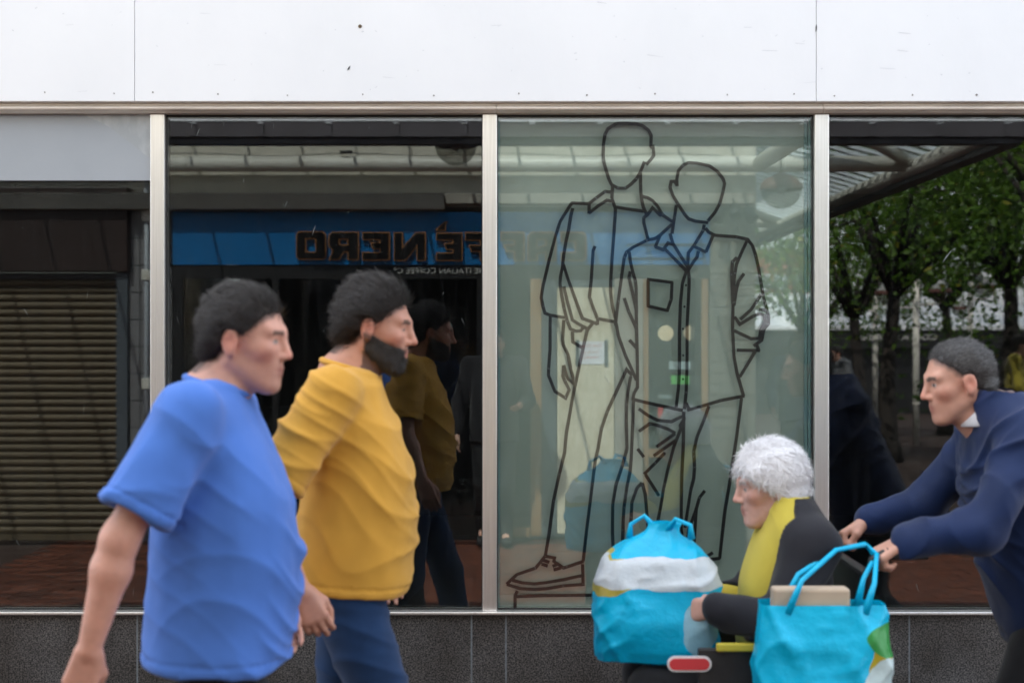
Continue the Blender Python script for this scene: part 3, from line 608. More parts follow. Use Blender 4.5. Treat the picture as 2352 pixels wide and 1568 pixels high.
# ---------------------------------------------------------------- canopy round the corner
can = thing('glazed_canopy', 'glazed canopy on cream steel pipes with a dark gutter, wrapping round the cafe corner', 'canopy')
GY, GX = -3.76, 3.30; GZ0, GZ1 = 2.868, 3.008; SL = math.tan(R(16))
box('gutter', M['gutter'], -9, GX + .03, GY - .06, GY + .01, GZ0 + .04, GZ1, can, bevel=.004)
box('gutter', M['gutter'], -9, GX - .02, GY - .13, GY - .02, GZ0, GZ0 + .038, can, bevel=.004)
box('gutter', M['gutter'], GX - .04, GX + .03, -32, GY - .062, GZ0 + .04, GZ1, can, bevel=.004)
box('gutter', M['gutter'], GX - .12, GX - .0, -32, GY - .135, GZ0, GZ0 + .038, can, bevel=.004)
box('gutter_trim', M['whitebar'], -9, GX + .02, GY - .03, GY + .016, GZ1 + .001, GZ1 + .017, can)
box('gutter_trim', M['whitebar'], GX - .02, GX + .036, -32, GY - .032, GZ1 + .001, GZ1 + .017, can)
k0 = mxx(599, GY); stp = mxx(755, GY) - k0
for k in range(-22, 14):
    xx = k0 + k * stp
    if xx < GX - .06:
        MB().box(xx - .018, xx + .018, GY + .0105, GY + .022, GZ0 + .045, GZ1 - .02).build('gutter_bracket', M['gutter'], can, bevel=.002)
        MB().box(xx - .018, xx + .018, GY + .0105, GY + .03, GZ1 - .016, GZ1 - .010).build('bracket_lip', M['whitebar'], can)
zr = lambda y: GZ1 + .02 + (GY - y) * SL
for k in range(-24, 15):
    xx = k0 + (k + .5) * stp
    if xx > GX - .1: continue
    yb = WY + .02 if xx < XR - .02 else max(WY + .02, GY - (GX - xx))
    MB().prism_x([(GY, zr(GY)), (GY, zr(GY) + .03), (yb, zr(yb) + .03), (yb, zr(yb))], xx - .0095, xx + .0095).build('glazing_bar', M['whitebar'], can)
def sheet(name, pts):
    m = MB().poly(pts); o = m.build(name, M['canopyglass'], can); return o
sheet('canopy_glass', [(-9, GY, zr(GY) + .015), (GX, GY, zr(GY) + .015), (XR, WY + .02, zr(WY) + .015), (-9, WY + .02, zr(WY) + .015)])
zx = lambda xx: GZ1 + .02 + (GX - xx) * SL
sheet('canopy_glass', [(GX, GY, zx(GX) + .0155), (GX, -32, zx(GX) + .0155), (XR, -32, zx(XR) + .0155), (XR, WY + .02, zx(XR) + .0155)])
for k in range(100):
    y = GY - .18 - k * .26
    xa_ = XR + .01 if y < WY else max(XR + .01, GX - (GY - y) * (GX - XR) / (GY - WY))
    m = MB(); b0 = 0
    m.v += [(xa_, y - .03, zx(xa_)), (xa_, y + .03, zx(xa_)), (GX, y + .03, zx(GX)), (GX, y - .03, zx(GX))] + [(xa_, y - .03, zx(xa_) + .03), (xa_, y + .03, zx(xa_) + .03), (GX, y + .03, zx(GX) + .03), (GX, y - .03, zx(GX) + .03)]
    m.f += [(0, 3, 2, 1), (4, 5, 6, 7), (0, 1, 5, 4), (2, 3, 7, 6), (1, 2, 6, 5), (0, 4, 7, 3)]
    m.build('glazing_bar', M['whitebar'], can)
box('added_shade_bar', M['cream'], -9, XR - .05, -5.455, -5.405, 3.41, 3.493, can)  # unseen bar added under the glazing so its shadow falls on the trim beam
PY = WY + .13; PZ = mzz(376, PY); PR = .063
jx = mxx(1745, PY)
MB().tube([(-9, PY, PZ), (jx, PY, PZ), (GX - .1, PY, PZ)], PR, 20).build('pipe_beam', M['cream'], can, True)
MB().tube([(jx, PY, PZ), (jx, GY - .15, PZ - .02)], PR, 20).build('pipe_beam', M['cream'], can, True)
MB().tube([(GX - .1, GY - .15, PZ - .03), (GX - .1, -32, PZ - .03)], PR, 20).build('pipe_beam', M['cream'], can, True)
MB().tube([(GX - .1, PY, PZ), (GX - .62, PY + .5, zx(GX - .62) - .04)], PR * .8, 16).build('pipe_strut', M['cream'], can, True)
for y in (-11.3, -16.3, -21.3, -26):
    MB().tube([(XR, y, PZ), (GX - .1, y, PZ - .03)], PR, 16).build('pipe_beam', M['cream'], can, True)
    MB().tube([(XR, y + 1.1, PZ + .25), (GX - .1, y - .1, PZ - .03)], PR * .8, 14).build('pipe_strut', M['cream'], can, True)
for xx in (jx - .02, jx + .19, -2.6, GX - .2): MB().tube([(xx - .012, PY, PZ), (xx + .012, PY, PZ)], PR + .003, 20).build('pipe_collar', M['cream'], can, True)
cb = MB(); pts = [(-2.85 + i * .18, PY + .06, PZ + .066 + .012 * math.sin(i * .9)) for i in range(26)]; cb.tube(pts, .0035, 6); cb.build('cable', M['gutter'], can, True)
x = mxx(797, PY); MB().tube([(x - .05, PY + .06, PZ + .085), (x + .05, PY + .06, PZ + .087)], .014, 10).build('cable_joint', M['shopblack'], can, True)
for px in (692, 1428): x = mxx(px, PY); MB().box(x - .022, x + .022, PY + .062, PY + .07, PZ - .03, PZ + .02).build('cable_plate', M['render'], can)
# spot lamps on the corner
for i, (px, py) in enumerate(((1655, 492), (1690, 482), (1722, 492))):
    y = WY + .2; x, z = mxx(px, y), mzz(py, y)
    o = thing('floodlight', ['leftmost of three black floodlights above the tiled cafe corner', 'middle of three black floodlights above the tiled cafe corner', 'rightmost of three black floodlights above the tiled cafe corner'][i], 'floodlight', (x, y, z), 0, 'floodlights on the cafe corner')
    d = Vector(((-.5, 0, .5)[i], .5, -.8)).normalized()
    MB().tube([d * -.06, d * -.04, d * .05, d * .06], [.02, .042, .05, .048], 16).build('lamp_head', M['metal'], o, True)
    MB().tube([(0, 0, .02), (0, -.1, .10), (0, -.2, .10)], .008, 8).build('arm', M['metal'], o)
# ---------------------------------------------------------------- hanging globe lamps
def globe(px, py, dia, y, top, label):
    r_ = dia / 2 * (-y - CAMY) / F; x, z = mxx(px, y), mzz(py, y)
    o = thing('globe_lamp', label, 'lamp', (x, y, z), 0, 'globe lamps under the canopy')
    MB().lathe([(max(1e-4, r_ * math.cos(a)), r_ * math.sin(a)) for a in [-math.pi / 2 + k * math.pi / 2 / 9 for k in range(10)]], n=28).build('glass_bowl', M['globe'], o, True)
    MB().lathe([(r_ * 1.02, -.012), (r_ * 1.05, .0), (r_ * 1.02, .03), (r_ * .8, .07), (r_ * .35, .10), (.02, .12)], n=28).build('lamp_cap', M['redband'], o, True)
    MB().tube([(0, 0, .11), (0, 0, top - z)], .008, 8).build('rod', M['redband'], o)
    MB().lathe([(1e-4, -.05), (.035, -.03), (.04, 0), (.02, .05)], n=12).build('bulb', M['white'], o, True)
globe(1047, 332, 96, -4.35, 3.2, 'clear half globe lamp hanging under the canopy gutter beside the mullion')
globe(1796, 432, 94, -5.4, 3.15, 'clear half globe lamp with a red brown cap at the canopy corner')
# ---------------------------------------------------------------- trees
def tree(px, y, base_py, tr, h, cw, seed, label, n=2600, leaf=.10, cz0=None, lean=.0):
    rg = np.random.default_rng(seed); d = -y - CAMY; x = (px - 1176) * d / F; gz = -.006 if y > -8 else (-.006 - (-8 - y) * .0118 if y > -16 else -.1 - (-16 - y) * .0293)
    o = thing('tree', label, 'tree', (x, y, gz), 0, 'street trees beyond the canopy')
    m = MB(); tp = []
    bh = cz0 or h * .45
    pts = [(lean * t * bh + .06 * math.sin(t * 5 + seed), .05 * math.cos(t * 4), t * bh) for t in [i / 7 for i in range(8)]]
    m.tube(pts, [tr * (1.25 if i == 0 else 1 - .06 * i) * rg.uniform(.92, 1.08) for i in range(8)], 12)
    top = Vector(pts[-1]); ends = []
    for b in range(9):
        a = b * 2.4 + rg.uniform(-.4, .4); r_ = cw * rg.uniform(.5, .95); zz = h * rg.uniform(.55, .95)
        e = Vector((math.cos(a) * r_, math.sin(a) * r_, zz)); mid = top.lerp(e, .5) + Vector((0, 0, .15 * h * rg.uniform(-.2, .6)))
        m.tube([top - Vector((0, 0, .2)), mid, e], [tr * .5, tr * .28, tr * .06], 7); ends += [mid, e]
        for q in range(4):
            s = mid.lerp(e, rg.uniform(0, 1)); e2 = s + Vector(rg.normal(0, .5, 3)) * cw * .45; m.tube([s, e2], [tr * .13, tr * .03], 5); ends.append(e2)
    m.build('trunk', M['bark'], o, True)
    # leaves in clusters round the branch ends
    cl = []
    for _ in range(int(n / 22)):
        e = ends[rg.integers(len(ends))]; cl.append(np.array(e) + rg.normal(0, .26, 3) * cw * .8)
    C_ = np.repeat(np.array(cl), 22, 0); C_ = C_ + rg.normal(0, .22, C_.shape) * [1, 1, .7]
    N = len(C_); dirs = rg.normal(0, 1, (N, 3)); dirs[:, 2] -= .5; dirs /= np.linalg.norm(dirs, axis=1)[:, None]
    sd = np.cross(dirs, rg.normal(0, 1, (N, 3))); sd /= np.linalg.norm(sd, axis=1)[:, None]; nr = np.cross(dirs, sd)
    L_ = leaf * rg.uniform(.6, 1.25, (N, 1)); Wd = L_ * .34
    V = np.stack([C_, C_ + dirs * L_ * .4 + sd * Wd + nr * L_ * .06, C_ + dirs * L_ - nr * L_ * .08, C_ + dirs * L_ * .4 - sd * Wd + nr * L_ * .06], 1).reshape(-1, 3)
    me = bpy.data.meshes.new('crown'); idx = np.arange(N) * 4
    fc = np.concatenate([np.stack([idx, idx + 1, idx + 2], 1), np.stack([idx, idx + 2, idx + 3], 1)])
    me.from_pydata(V.tolist(), [], fc.tolist())
    ca = me.attributes.new('Col', 'FLOAT_COLOR', 'POINT'); t = rg.uniform(0, 1, (N, 1)); clr = np.repeat(rg.uniform(0, 1, (N // 22, 1)), 22, 0)
    t = np.clip(.45 * t + .55 * clr, 0, 1)
    c0, c1 = np.array([.035, .10, .009]), np.array([.15, .27, .022]); cc = c0 * (1 - t) + c1 * t
    yel = rg.uniform(0, 1, (N, 1)) > .95; cc = np.where(yel, [.22, .22, .02], cc)
    ca.data.foreach_set('color', np.repeat(np.concatenate([cc, np.ones((N, 1))], 1), 4, 0).astype(np.float32).ravel())
    link('crown', me, M['leaf'], o)
tree(2047, -14.5, 733, .14, 5.6, 2.4, 3, 'leafy street tree with a thick dark trunk nearest the canopy edge', 6800)
tree(2317, -14.0, 725, .14, 5.8, 2.5, 4, 'leafy street tree with a thick dark trunk at the right edge', 6800)
tree(2176, -24, 713, .14, 6.2, 2.8, 5, 'slim leafy street tree farther back between two lamp posts', 5600)
tree(1970, -22, 753, .15, 5.6, 2.5, 6, 'leafy street tree with a slim trunk beside the canopy gutter', 5600)
tree(2480, -9.0, 725, .12, 5.4, 2.3, 9, 'large leafy street tree whose branches overhang the canopy corner', 6600)
tree(1850, -30, 760, .14, 5.6, 2.2, 12, 'pale green street tree seen under the far end of the canopy', 4200)
# ---------------------------------------------------------------- lamp posts
def lamppost(px, y, lamps, label):
    d = -y - CAMY; x = (px - 1176) * d / F; gz = -.006 - max(0, -8 - y) * .012 - max(0, -16 - y) * .017
    o = thing('lamp_post', label, 'lamp post', (x, y, gz), 0, 'cream lamp posts in the square')
    top = mzz(640, y) - gz
    MB().tube([(0, 0, 0), (0, 0, top)], .055, 12).build('post', M['cream'], o, True)
    for zz in (.25, .6, .72): MB().tube([(0, 0, top * zz), (0, 0, top * zz + .03)], .068, 12).build('ring', M['cream'], o)
    for px2, py2, di in lamps:
        r_ = di / 2 * d / F; lx = (px2 - px) * d / F; lz = mzz(py2, y) - gz
        lo = MB().lathe([(max(1e-4, r_ * math.cos(a)), r_ * math.sin(a)) for a in [-math.pi / 2 + k * math.pi / 9 for k in range(10)]], (lx, 0, lz), 20).build('lantern', M['globe'], o, True)
        MB().lathe([(r_ * 1.03, -.02), (r_ * 1.06, .01), (r_ * 1.0, .04)], (lx, 0, lz), 20).build('band', M['redband'], lo, True)
        MB().lathe([(.9 * r_, .05), (.5 * r_, r_ * .8), (.02, r_)], (lx, 0, lz), 20).build('cap', M['white'], lo, True)
        MB().tube([(0, 0, lz - r_ - .05), (lx, 0, lz - r_ - .02), (lx, 0, lz - r_)], .02, 8).build('bracket', M['cream'], o)
lamppost(2105, -19, [(2039, 673, 54), (2160, 669, 50)], 'cream lamp post with twin globe lanterns in front of the trees, nearest')
lamppost(2230, -23, [(2265, 660, 46), (2204, 709, 34)], 'cream lamp post with twin globe lanterns right of the tallest trunk')
lamppost(2011, -25, [(1954, 689, 40)], 'cream lamp post with one globe lantern near the canopy end')
# ---------------------------------------------------------------- far side of the square
FY = -44; d = -FY - CAMY
fx_ = lambda px: mxx(px, FY); fz_ = lambda py: mzz(py, FY)
far = thing('arcade_building', 'long far building with dark shopfronts under a white glazed canopy and brick upper floor', 'building')
box('shopfront', M['shopblack'], fx_(1640), fx_(2700), FY - 3, FY - .5, -1, fz_(757), far); box('fascia', M['shopblack'], fx_(1640), fx_(2700), FY - .45, FY, fz_(800), fz_(757), far)
box('canopy_edge', M['farwhite'], fx_(1640), fx_(2700), FY, FY + .15, fz_(757), fz_(748), far)
MB().poly([(fx_(1640), FY, fz_(748)), (fx_(2700), FY, fz_(748)), (fx_(2700), FY - 2.6, fz_(690)), (fx_(1640), FY - 2.6, fz_(690))]).build('canopy_sheet', M['farglaze'], far)
for k in range(24):
    px = 1650 + k * 44; xx = fx_(px); MB().tube([(xx + .5, FY + .02, fz_(749)), (xx - .05, FY - 2.5, fz_(688))], .055, 6).build('canopy_bar', M['farwhite'], far)
box('upper_wall', M['farbrick'], fx_(1640), fx_(1905), FY - 4, FY - 2.65, -1, fz_(560), far); box('upper_wall', M['farwhite'], fx_(1906), fx_(2700), FY - 4, FY - 2.65, -1, fz_(600), far)
box('band_course', M['farwhite'], fx_(1640), fx_(1905), FY - 2.64, FY - 2.5, fz_(690), fz_(668), far)
for px in (1765, 1810, 1855, 1960, 2040, 2120, 2200, 2280, 2360):
    w = box('window', M['farwhite'], fx_(px), fx_(px + 34), FY - 2.64, FY - 2.56, fz_(660), fz_(622), far)
    for q in range(3): box('window_glass', M['farglass'], fx_(px + 2 + q * 11), fx_(px + 11 + q * 11), FY - 2.5595, FY - 2.55, fz_(657), fz_(625), w)
text('sign_lettering', 'COSTA COFFEE', fx_(2152) - fx_(1978), .2, M['textgrey'], far, ((fx_(2152) + fx_(1978)) / 2, FY + .02, fz_(780)), bold=.02)
#SPLIT_PEOPLE
# ================================================================== FIGURES
RG = np.random.default_rng(11)
_lat = {}
def noise3(x, y, z, seed=0):
    if seed not in _lat: _lat[seed] = np.random.default_rng(100 + seed).uniform(-1, 1, (32, 32, 32)).astype(np.float32)
    G = _lat[seed]; xi, yi, zi = np.floor(x).astype(int), np.floor(y).astype(int), np.floor(z).astype(int)
    fx0, fy0, fz0 = x - xi, y - yi, z - zi; s = lambda t: t * t * (3 - 2 * t); u, v, w = s(fx0), s(fy0), s(fz0)
    g = lambda a, b, c: G[(xi + a) % 32, (yi + b) % 32, (zi + c) % 32]
    l = lambda a, b, t: a + (b - a) * t
    return l(l(l(g(0,0,0), g(1,0,0), u), l(g(0,1,0), g(1,1,0), u), v), l(l(g(0,0,1), g(1,0,1), u), l(g(0,1,1), g(1,1,1), u), v), w)
def smin(a, b, k):
    if k <= 0: return np.minimum(a, b)
    h = np.maximum(k - np.abs(a - b), 0) / k; return np.minimum(a, b) - h * h * k * .25
def smax(a, b, k): return -smin(-a, -b, k)
def sd_cone(x, y, z, a, b, r1, r2):
    d = [b[i] - a[i] for i in range(3)]; L2 = sum(c * c for c in d) + 1e-12
    px, py, pz = x - a[0], y - a[1], z - a[2]
    t = np.clip((px * d[0] + py * d[1] + pz * d[2]) / L2, 0, 1)
    return np.sqrt((px - t * d[0]) ** 2 + (py - t * d[1]) ** 2 + (pz - t * d[2]) ** 2) - (r1 + (r2 - r1) * t)
def sd_ell(x, y, z, c, r):
    px, py, pz = x - c[0], y - c[1], z - c[2]
    k0 = np.sqrt((px / r[0]) ** 2 + (py / r[1]) ** 2 + (pz / r[2]) ** 2); k1 = np.sqrt((px / r[0] ** 2) ** 2 + (py / r[1] ** 2) ** 2 + (pz / r[2] ** 2) ** 2) + 1e-9
    return k0 * (k0 - 1) / k1
class Field:
    def __init__(s, lo, hi, h):
        s.h = h; s.lo = np.array(lo, float); n = np.ceil((np.array(hi) - s.lo) / h).astype(int) + 1
        s.ax = [(s.lo[i] + h * np.arange(n[i])).astype(np.float32) for i in range(3)]; s.F = np.full(n, 1.0, np.float32)
    def win(s, lo, hi, pad):
        sl = []
        for i in range(3):
            a = int(np.clip(math.floor((lo[i] - pad - s.lo[i]) / s.h), 0, len(s.ax[i]))); b = int(np.clip(math.ceil((hi[i] + pad - s.lo[i]) / s.h) + 1, 0, len(s.ax[i]))); sl.append(slice(a, b))
        return tuple(sl)
    def grid(s, sl): return s.ax[0][sl[0]][:, None, None], s.ax[1][sl[1]][None, :, None], s.ax[2][sl[2]][None, None, :]
    def op(s, fn, lo, hi, k, mode='u'):
        sl = s.win(lo, hi, k + 3 * s.h)
        if any(q.stop <= q.start for q in sl): return
        d = fn(*s.grid(sl)).astype(np.float32)
        s.F[sl] = smin(s.F[sl], d, k) if mode == 'u' else smax(s.F[sl], -d, k)
    def cone(s, a, b, r1, r2, k=.03, mode='u'):
        r = max(r1, r2); s.op(lambda x, y, z: sd_cone(x, y, z, a, b, r1, r2), [min(a[i], b[i]) - r for i in range(3)], [max(a[i], b[i]) + r for i in range(3)], k, mode)
    def ell(s, c, r, k=.03, mode='u'): s.op(lambda x, y, z: sd_ell(x, y, z, c, r), [c[i] - r[i] for i in range(3)], [c[i] + r[i] for i in range(3)], k, mode)
    def clip(s, fn): s.F = np.maximum(s.F, fn(*s.grid((slice(None),) * 3)).astype(np.float32))
    def extract(s):
        F = s.F; S = F < 0
        c = [S[i:F.shape[0] - 1 + i, j:F.shape[1] - 1 + j, k:F.shape[2] - 1 + k] for i in (0, 1) for j in (0, 1) for k in (0, 1)]
        sm_ = np.zeros(c[0].shape, np.int8)
        for q in c: sm_ += q
        act = (sm_ > 0) & (sm_ < 8); I = np.argwhere(act); idx = np.full(act.shape, -1, np.int64); idx[act] = np.arange(len(I))
        V = {}
        for i in (0, 1):
            for j in (0, 1):
                for k in (0, 1): V[i, j, k] = F[I[:, 0] + i, I[:, 1] + j, I[:, 2] + k]
        acc = np.zeros((len(I), 3)); cnt = np.zeros(len(I))
        ks = list(V)
        for a in ks:
            for d in range(3):
                if a[d] == 1: continue
                b = list(a); b[d] = 1; b = tuple(b); va, vb = V[a], V[b]; m = (va < 0) != (vb < 0)
                t = np.where(m, va / np.where(m, va - vb, 1), 0); p = np.array(a, float)[None] + np.eye(3)[d][None] * t[:, None]
                acc[m] += p[m]; cnt[m] += 1
        P_ = (I + acc / cnt[:, None]) * s.h + s.lo
        Q = []
        for d in range(3):
            u, v = [(1, 2), (2, 0), (0, 1)][d]
            A = [slice(None)] * 3; B = [slice(None)] * 3; A[d] = slice(0, -1); B[d] = slice(1, None)
            sa, sb = S[tuple(A)], S[tuple(B)]; E = np.argwhere(sa != sb)
            E = E[(E[:, u] > 0) & (E[:, v] > 0) & (E[:, u] < F.shape[u] - 1) & (E[:, v] < F.shape[v] - 1)]
            fl = sa[E[:, 0], E[:, 1], E[:, 2]]
            def cell(du, dv): e = E.copy(); e[:, u] += du; e[:, v] += dv; return idx[e[:, 0], e[:, 1], e[:, 2]]
            q = np.stack([cell(-1, -1), cell(0, -1), cell(0, 0), cell(-1, 0)], 1)
            q[~fl] = q[~fl][:, ::-1]; Q.append(q)
        return P_, np.concatenate(Q)
def np_mesh(name, V, Q, col=None):
    me = bpy.data.meshes.new(name); me.vertices.add(len(V)); me.vertices.foreach_set('co', V.astype(np.float32).ravel())
    k = Q.shape[1]; me.loops.add(Q.size); me.loops.foreach_set('vertex_index', Q.astype(np.int32).ravel())
    me.polygons.add(len(Q)); me.polygons.foreach_set('loop_start', np.arange(0, Q.size, k, dtype=np.int32)); me.polygons.foreach_set('use_smooth', np.ones(len(Q), bool))
    me.update(calc_edges=True)
    if col is not None:
        a = me.attributes.new('Col', 'FLOAT_COLOR', 'POINT'); a.data.foreach_set('color', np.concatenate([col, np.ones((len(col), 1))], 1).astype(np.float32).ravel())
    return me
def relax(V, Q, it=2):
    for _ in range(it):
        A = np.zeros_like(V); n = np.zeros(len(V))
        for i in range(4):
            for j in (1, 3): np.add.at(A, Q[:, i], V[Q[:, (i + j) % 4]]); np.add.at(n, Q[:, i], 1)
        V = V * .5 + .5 * A / n[:, None]
    return V
def normals(V, Q):
    n = np.cross(V[Q[:, 2]] - V[Q[:, 0]], V[Q[:, 3]] - V[Q[:, 1]]); N = np.zeros_like(V)
    for i in range(4): np.add.at(N, Q[:, i], n)
    return N / (np.linalg.norm(N, axis=1)[:, None] + 1e-12)
def head_sdf(x, y, z, P):
    ya = np.abs(y); w = P.get('w', 1.0)
    d = sd_ell(x, y, z, (-.012, 0, .036), (.099, .077 * w, .092))
    d = smin(d, sd_ell(x, y, z, (.038, 0, -.028), (.057, .055 * w, .085)), .03)
    d = smin(d, sd_cone(x, ya, z, (-.014, .052 * w, -.045), (.062, .016, -.097), .021, .02), .03)
    d = smin(d, sd_ell(x, y, z, (.076, 0, -.100), (.020, .024, .019)), .022)
    d = smin(d, sd_ell(x, ya, z, (.056, .041 * w, -.012), (.03, .022, .022)), .022)
    d = smin(d, sd_cone(x, ya, z, (.088, 0, .030), (.074, .045, .034), .013, .013), .018)
    d = smin(d, sd_ell(x, y, z, (.073, 0, -.060), (.022, .028, .028)), .02)
    d = smax(d, -sd_ell(x, ya, z, (.101, .032, .010), (.016, .017, .0125)), .014)
    d = smin(d, sd_ell(x, ya, z, (.0745, .031, .010), (.0135, .0135, .0135)), .003)
    d = smin(d, sd_cone(x, ya, z, (.084, .022, .0165), (.079, .042, .014), .0045, .004), .005)
    nl = P.get('nose', 1.0)
    d = smin(d, sd_cone(x, y, z, (.090, 0, .026), (.090 + .025 * nl, 0, -.020), .0085, .0105), .012)
    d = smin(d, sd_ell(x, y, z, (.090 + .025 * nl, 0, -.024), (.012, .012, .010)), .007)
    d = smin(d, sd_ell(x, ya, z, (.101, .0125, -.028), (.011, .0075, .008)), .006)
    d = smax(d, -sd_ell(x, ya, z, (.1075, .0065, -.036), (.006, .004, .005)), .004)
    d = smin(d, sd_cone(x, ya, z, (.0965, 0, -.0555), (.083, .024, -.0585), .0075, .004), .006)
    d = smin(d, sd_cone(x, ya, z, (.0935, 0, -.0685), (.082, .022, -.0645), .0082, .004), .006)
    d = smax(d, -sd_cone(x, ya, z, (.1045, 0, -.0615), (.088, .025, -.0610), .0016, .0012), .003)
    # ears
    e = sd_ell(x, ya, z, (-.010, .081 * w, .000), (.021, .0095, .033)); e = smin(e, sd_ell(x, ya, z, (-.006, .078 * w, -.026), (.011, .008, .013)), .008)
    e = smax(e, -sd_ell(x, ya, z, (-.007, .092 * w, .002), (.011, .009, .018)), .006)
    d = smin(d, e, .006)
    return d
HEADR = .2
def frame(d, up):
    x = Vector(d).normalized(); z = Vector(up); z = (z - x * z.dot(x)).normalized(); y = z.cross(x); return np.array([x, y, z])     # rows
def local(Rm, o, s):
    def f(x, y, z):
        px, py, pz = (x - o[0]) / s, (y - o[1]) / s, (z - o[2]) / s
        return [Rm[i, 0] * px + Rm[i, 1] * py + Rm[i, 2] * pz for i in range(3)]
    return f
def hand_sdf(x, y, z, curl, spread=.5):
    d = None
    FY_ = [.030, .010, -.010, -.028]; LN = [.072, .082, .076, .058]
    for i in range(4):
        m = sd_cone(x, y, z, (.012, FY_[i] * .62, 0), (.088 - abs(i - 1) * .004, FY_[i], -.002), .014, .0115)
        d = m if d is None else smin(d, m, .014)
    for i in range(4):
        p = np.array([.088 - abs(i - 1) * .004, FY_[i], -.002]); a = curl[0] * (1 + .08 * i); sp = (1.5 - i) * .05 * spread
        L_ = LN[i]
        for j, (fr_, r1, r2) in enumerate(((.45, .0100, .0090), (.32, .0088, .0080), (.23, .0079, .0066))):
            q = p + L_ * fr_ * np.array([math.cos(a), sp * math.cos(a), -math.sin(a)]); d = smin(d, sd_cone(x, y, z, p, q, r1, r2), .004); p = q; a += curl[1]
    ta = curl[2]
    p0, p1 = np.array([.018, .020, -.008]), np.array([.052, .046 - .010 * ta, -.014 - .012 * ta]); p2 = p1 + np.array([.030, .012 - .026 * ta, -.006 - .008 * ta]); p3 = p2 + np.array([.024, .004 - .026 * ta, -.004])
    d = smin(d, sd_cone(x, y, z, p0, p1, .016, .0125), .014); d = smin(d, sd_cone(x, y, z, p1, p2, .0122, .0102), .004); d = smin(d, sd_cone(x, y, z, p2, p3, .0100, .0080), .004)
    return d
def etube(F, secs, Rm, o, k=.03, infl=0.0, sq=2.0):
    """closed tube through elliptical sections (z, cx, rx, ry) in the torso frame"""
    S_ = np.array(secs, float); loc = local(Rm, o, 1.0)
    R_ = max(S_[:, 2].max(), S_[:, 3].max()) + abs(S_[:, 1]).max() + .06; pts = [Rm.T @ np.array([0, 0, zz]) + o for zz in (S_[0, 0], S_[-1, 0])]
    lo = np.minimum(*pts) - R_; hi = np.maximum(*pts) + R_
    zz_ = np.linspace(S_[0, 0], S_[-1, 0], 60)
    def spl(c):       # smooth interpolation of the sections
        v = np.interp(zz_, S_[:, 0], S_[:, c]); kx = np.array([1, 2, 3, 2, 1]) / 9.0; vp = np.pad(v, 2, mode='edge'); return np.convolve(vp, kx, 'valid')
    T = [spl(1), spl(2) + infl, spl(3) + infl]
    def fn(x, y, z):
        a, b, c = loc(x, y, z); cx = np.interp(c, zz_, T[0]); rx = np.interp(c, zz_, T[1]); ry = np.interp(c, zz_, T[2])
        q = (np.abs((a - cx) / rx) ** sq + np.abs(b / ry) ** sq) ** (1 / sq); d = (q - 1) * np.minimum(rx, ry)
        return np.maximum(d, np.maximum(c - S_[-1, 0] - infl, S_[0, 0] - infl - c))
    F.op(fn, lo, hi, k)
def rotY(a): c, s = math.cos(a), math.sin(a); return np.array([[c, 0, -s], [0, 1, 0], [s, 0, c]])     # rows: lean forward by a
TORSO = [(.0, .0, .115, .160), (.10, .0, .118, .162), (.20, .01, .108, .145), (.36, .005, .112, .158), (.48, -.012, .10, .172), (.545, -.02, .075, .150), (.59, -.022, .05, .07)]
def cloth(name, F, mat, parent, wr=.006, seed=0, fold=None, it=2, dirs=None, bands=()):
    V, Q = F.extract()
    if len(V) == 0: return None
    V = relax(V, Q, it); N = normals(V, Q); x, y, z = V.T
    w = .35 * noise3(x * 5, y * 5, z * 5, seed); a = 0
    for (dx, dy, dz, lam, amp) in (dirs or [(.5, .2, 1, .11, 1.0), (-.4, .5, 1, .075, .55), (1, -.3, .35, .16, .7)]):
        L_ = math.sqrt(dx * dx + dy * dy + dz * dz); ph = (x * dx + y * dy + z * dz) / L_ / lam + 1.6 * noise3(x * 3.2 + 7, y * 3.2, z * 3.2, seed + 1)
        r_ = 1 - np.abs(np.sin(np.pi * ph)); mk = np.clip(.15 + 1.3 * noise3(x * 3.1 + 3 + 5 * amp, y * 3.1, z * 3.1 + 9 * dx, seed + 2), 0, 1); a = a + amp * (r_ ** 1.7 - .25) * mk
    a = a + w + .25 * noise3(x * 22, y * 22, z * 14, seed + 4)
    V = V + N * (a * wr)[:, None]
    for (bp_, bd, br_) in bands:           # turned and stitched hems stand a little proud
        q = V - np.array(bp_); s_ = q @ np.array(bd); near = np.linalg.norm(q - s_[:, None] * np.array(bd), axis=1) < br_
        V = V + N * (near * (.0014 * ((s_ > -.02) & (s_ < .022)) - .0022 * ((s_ >= .022) & (s_ < .030))))[:, None]
    return link(name, np_mesh(name, V, Q), mat, parent)
def clothmat(name, col, var=.85, rough=.85, sheen=.15):
    m = pbr(name, col, rough, col2=tuple(c * var for c in col), vscale=5, detail=6, sheen=sheen, bump=.25, bscale=900, spec=.25)
    return m
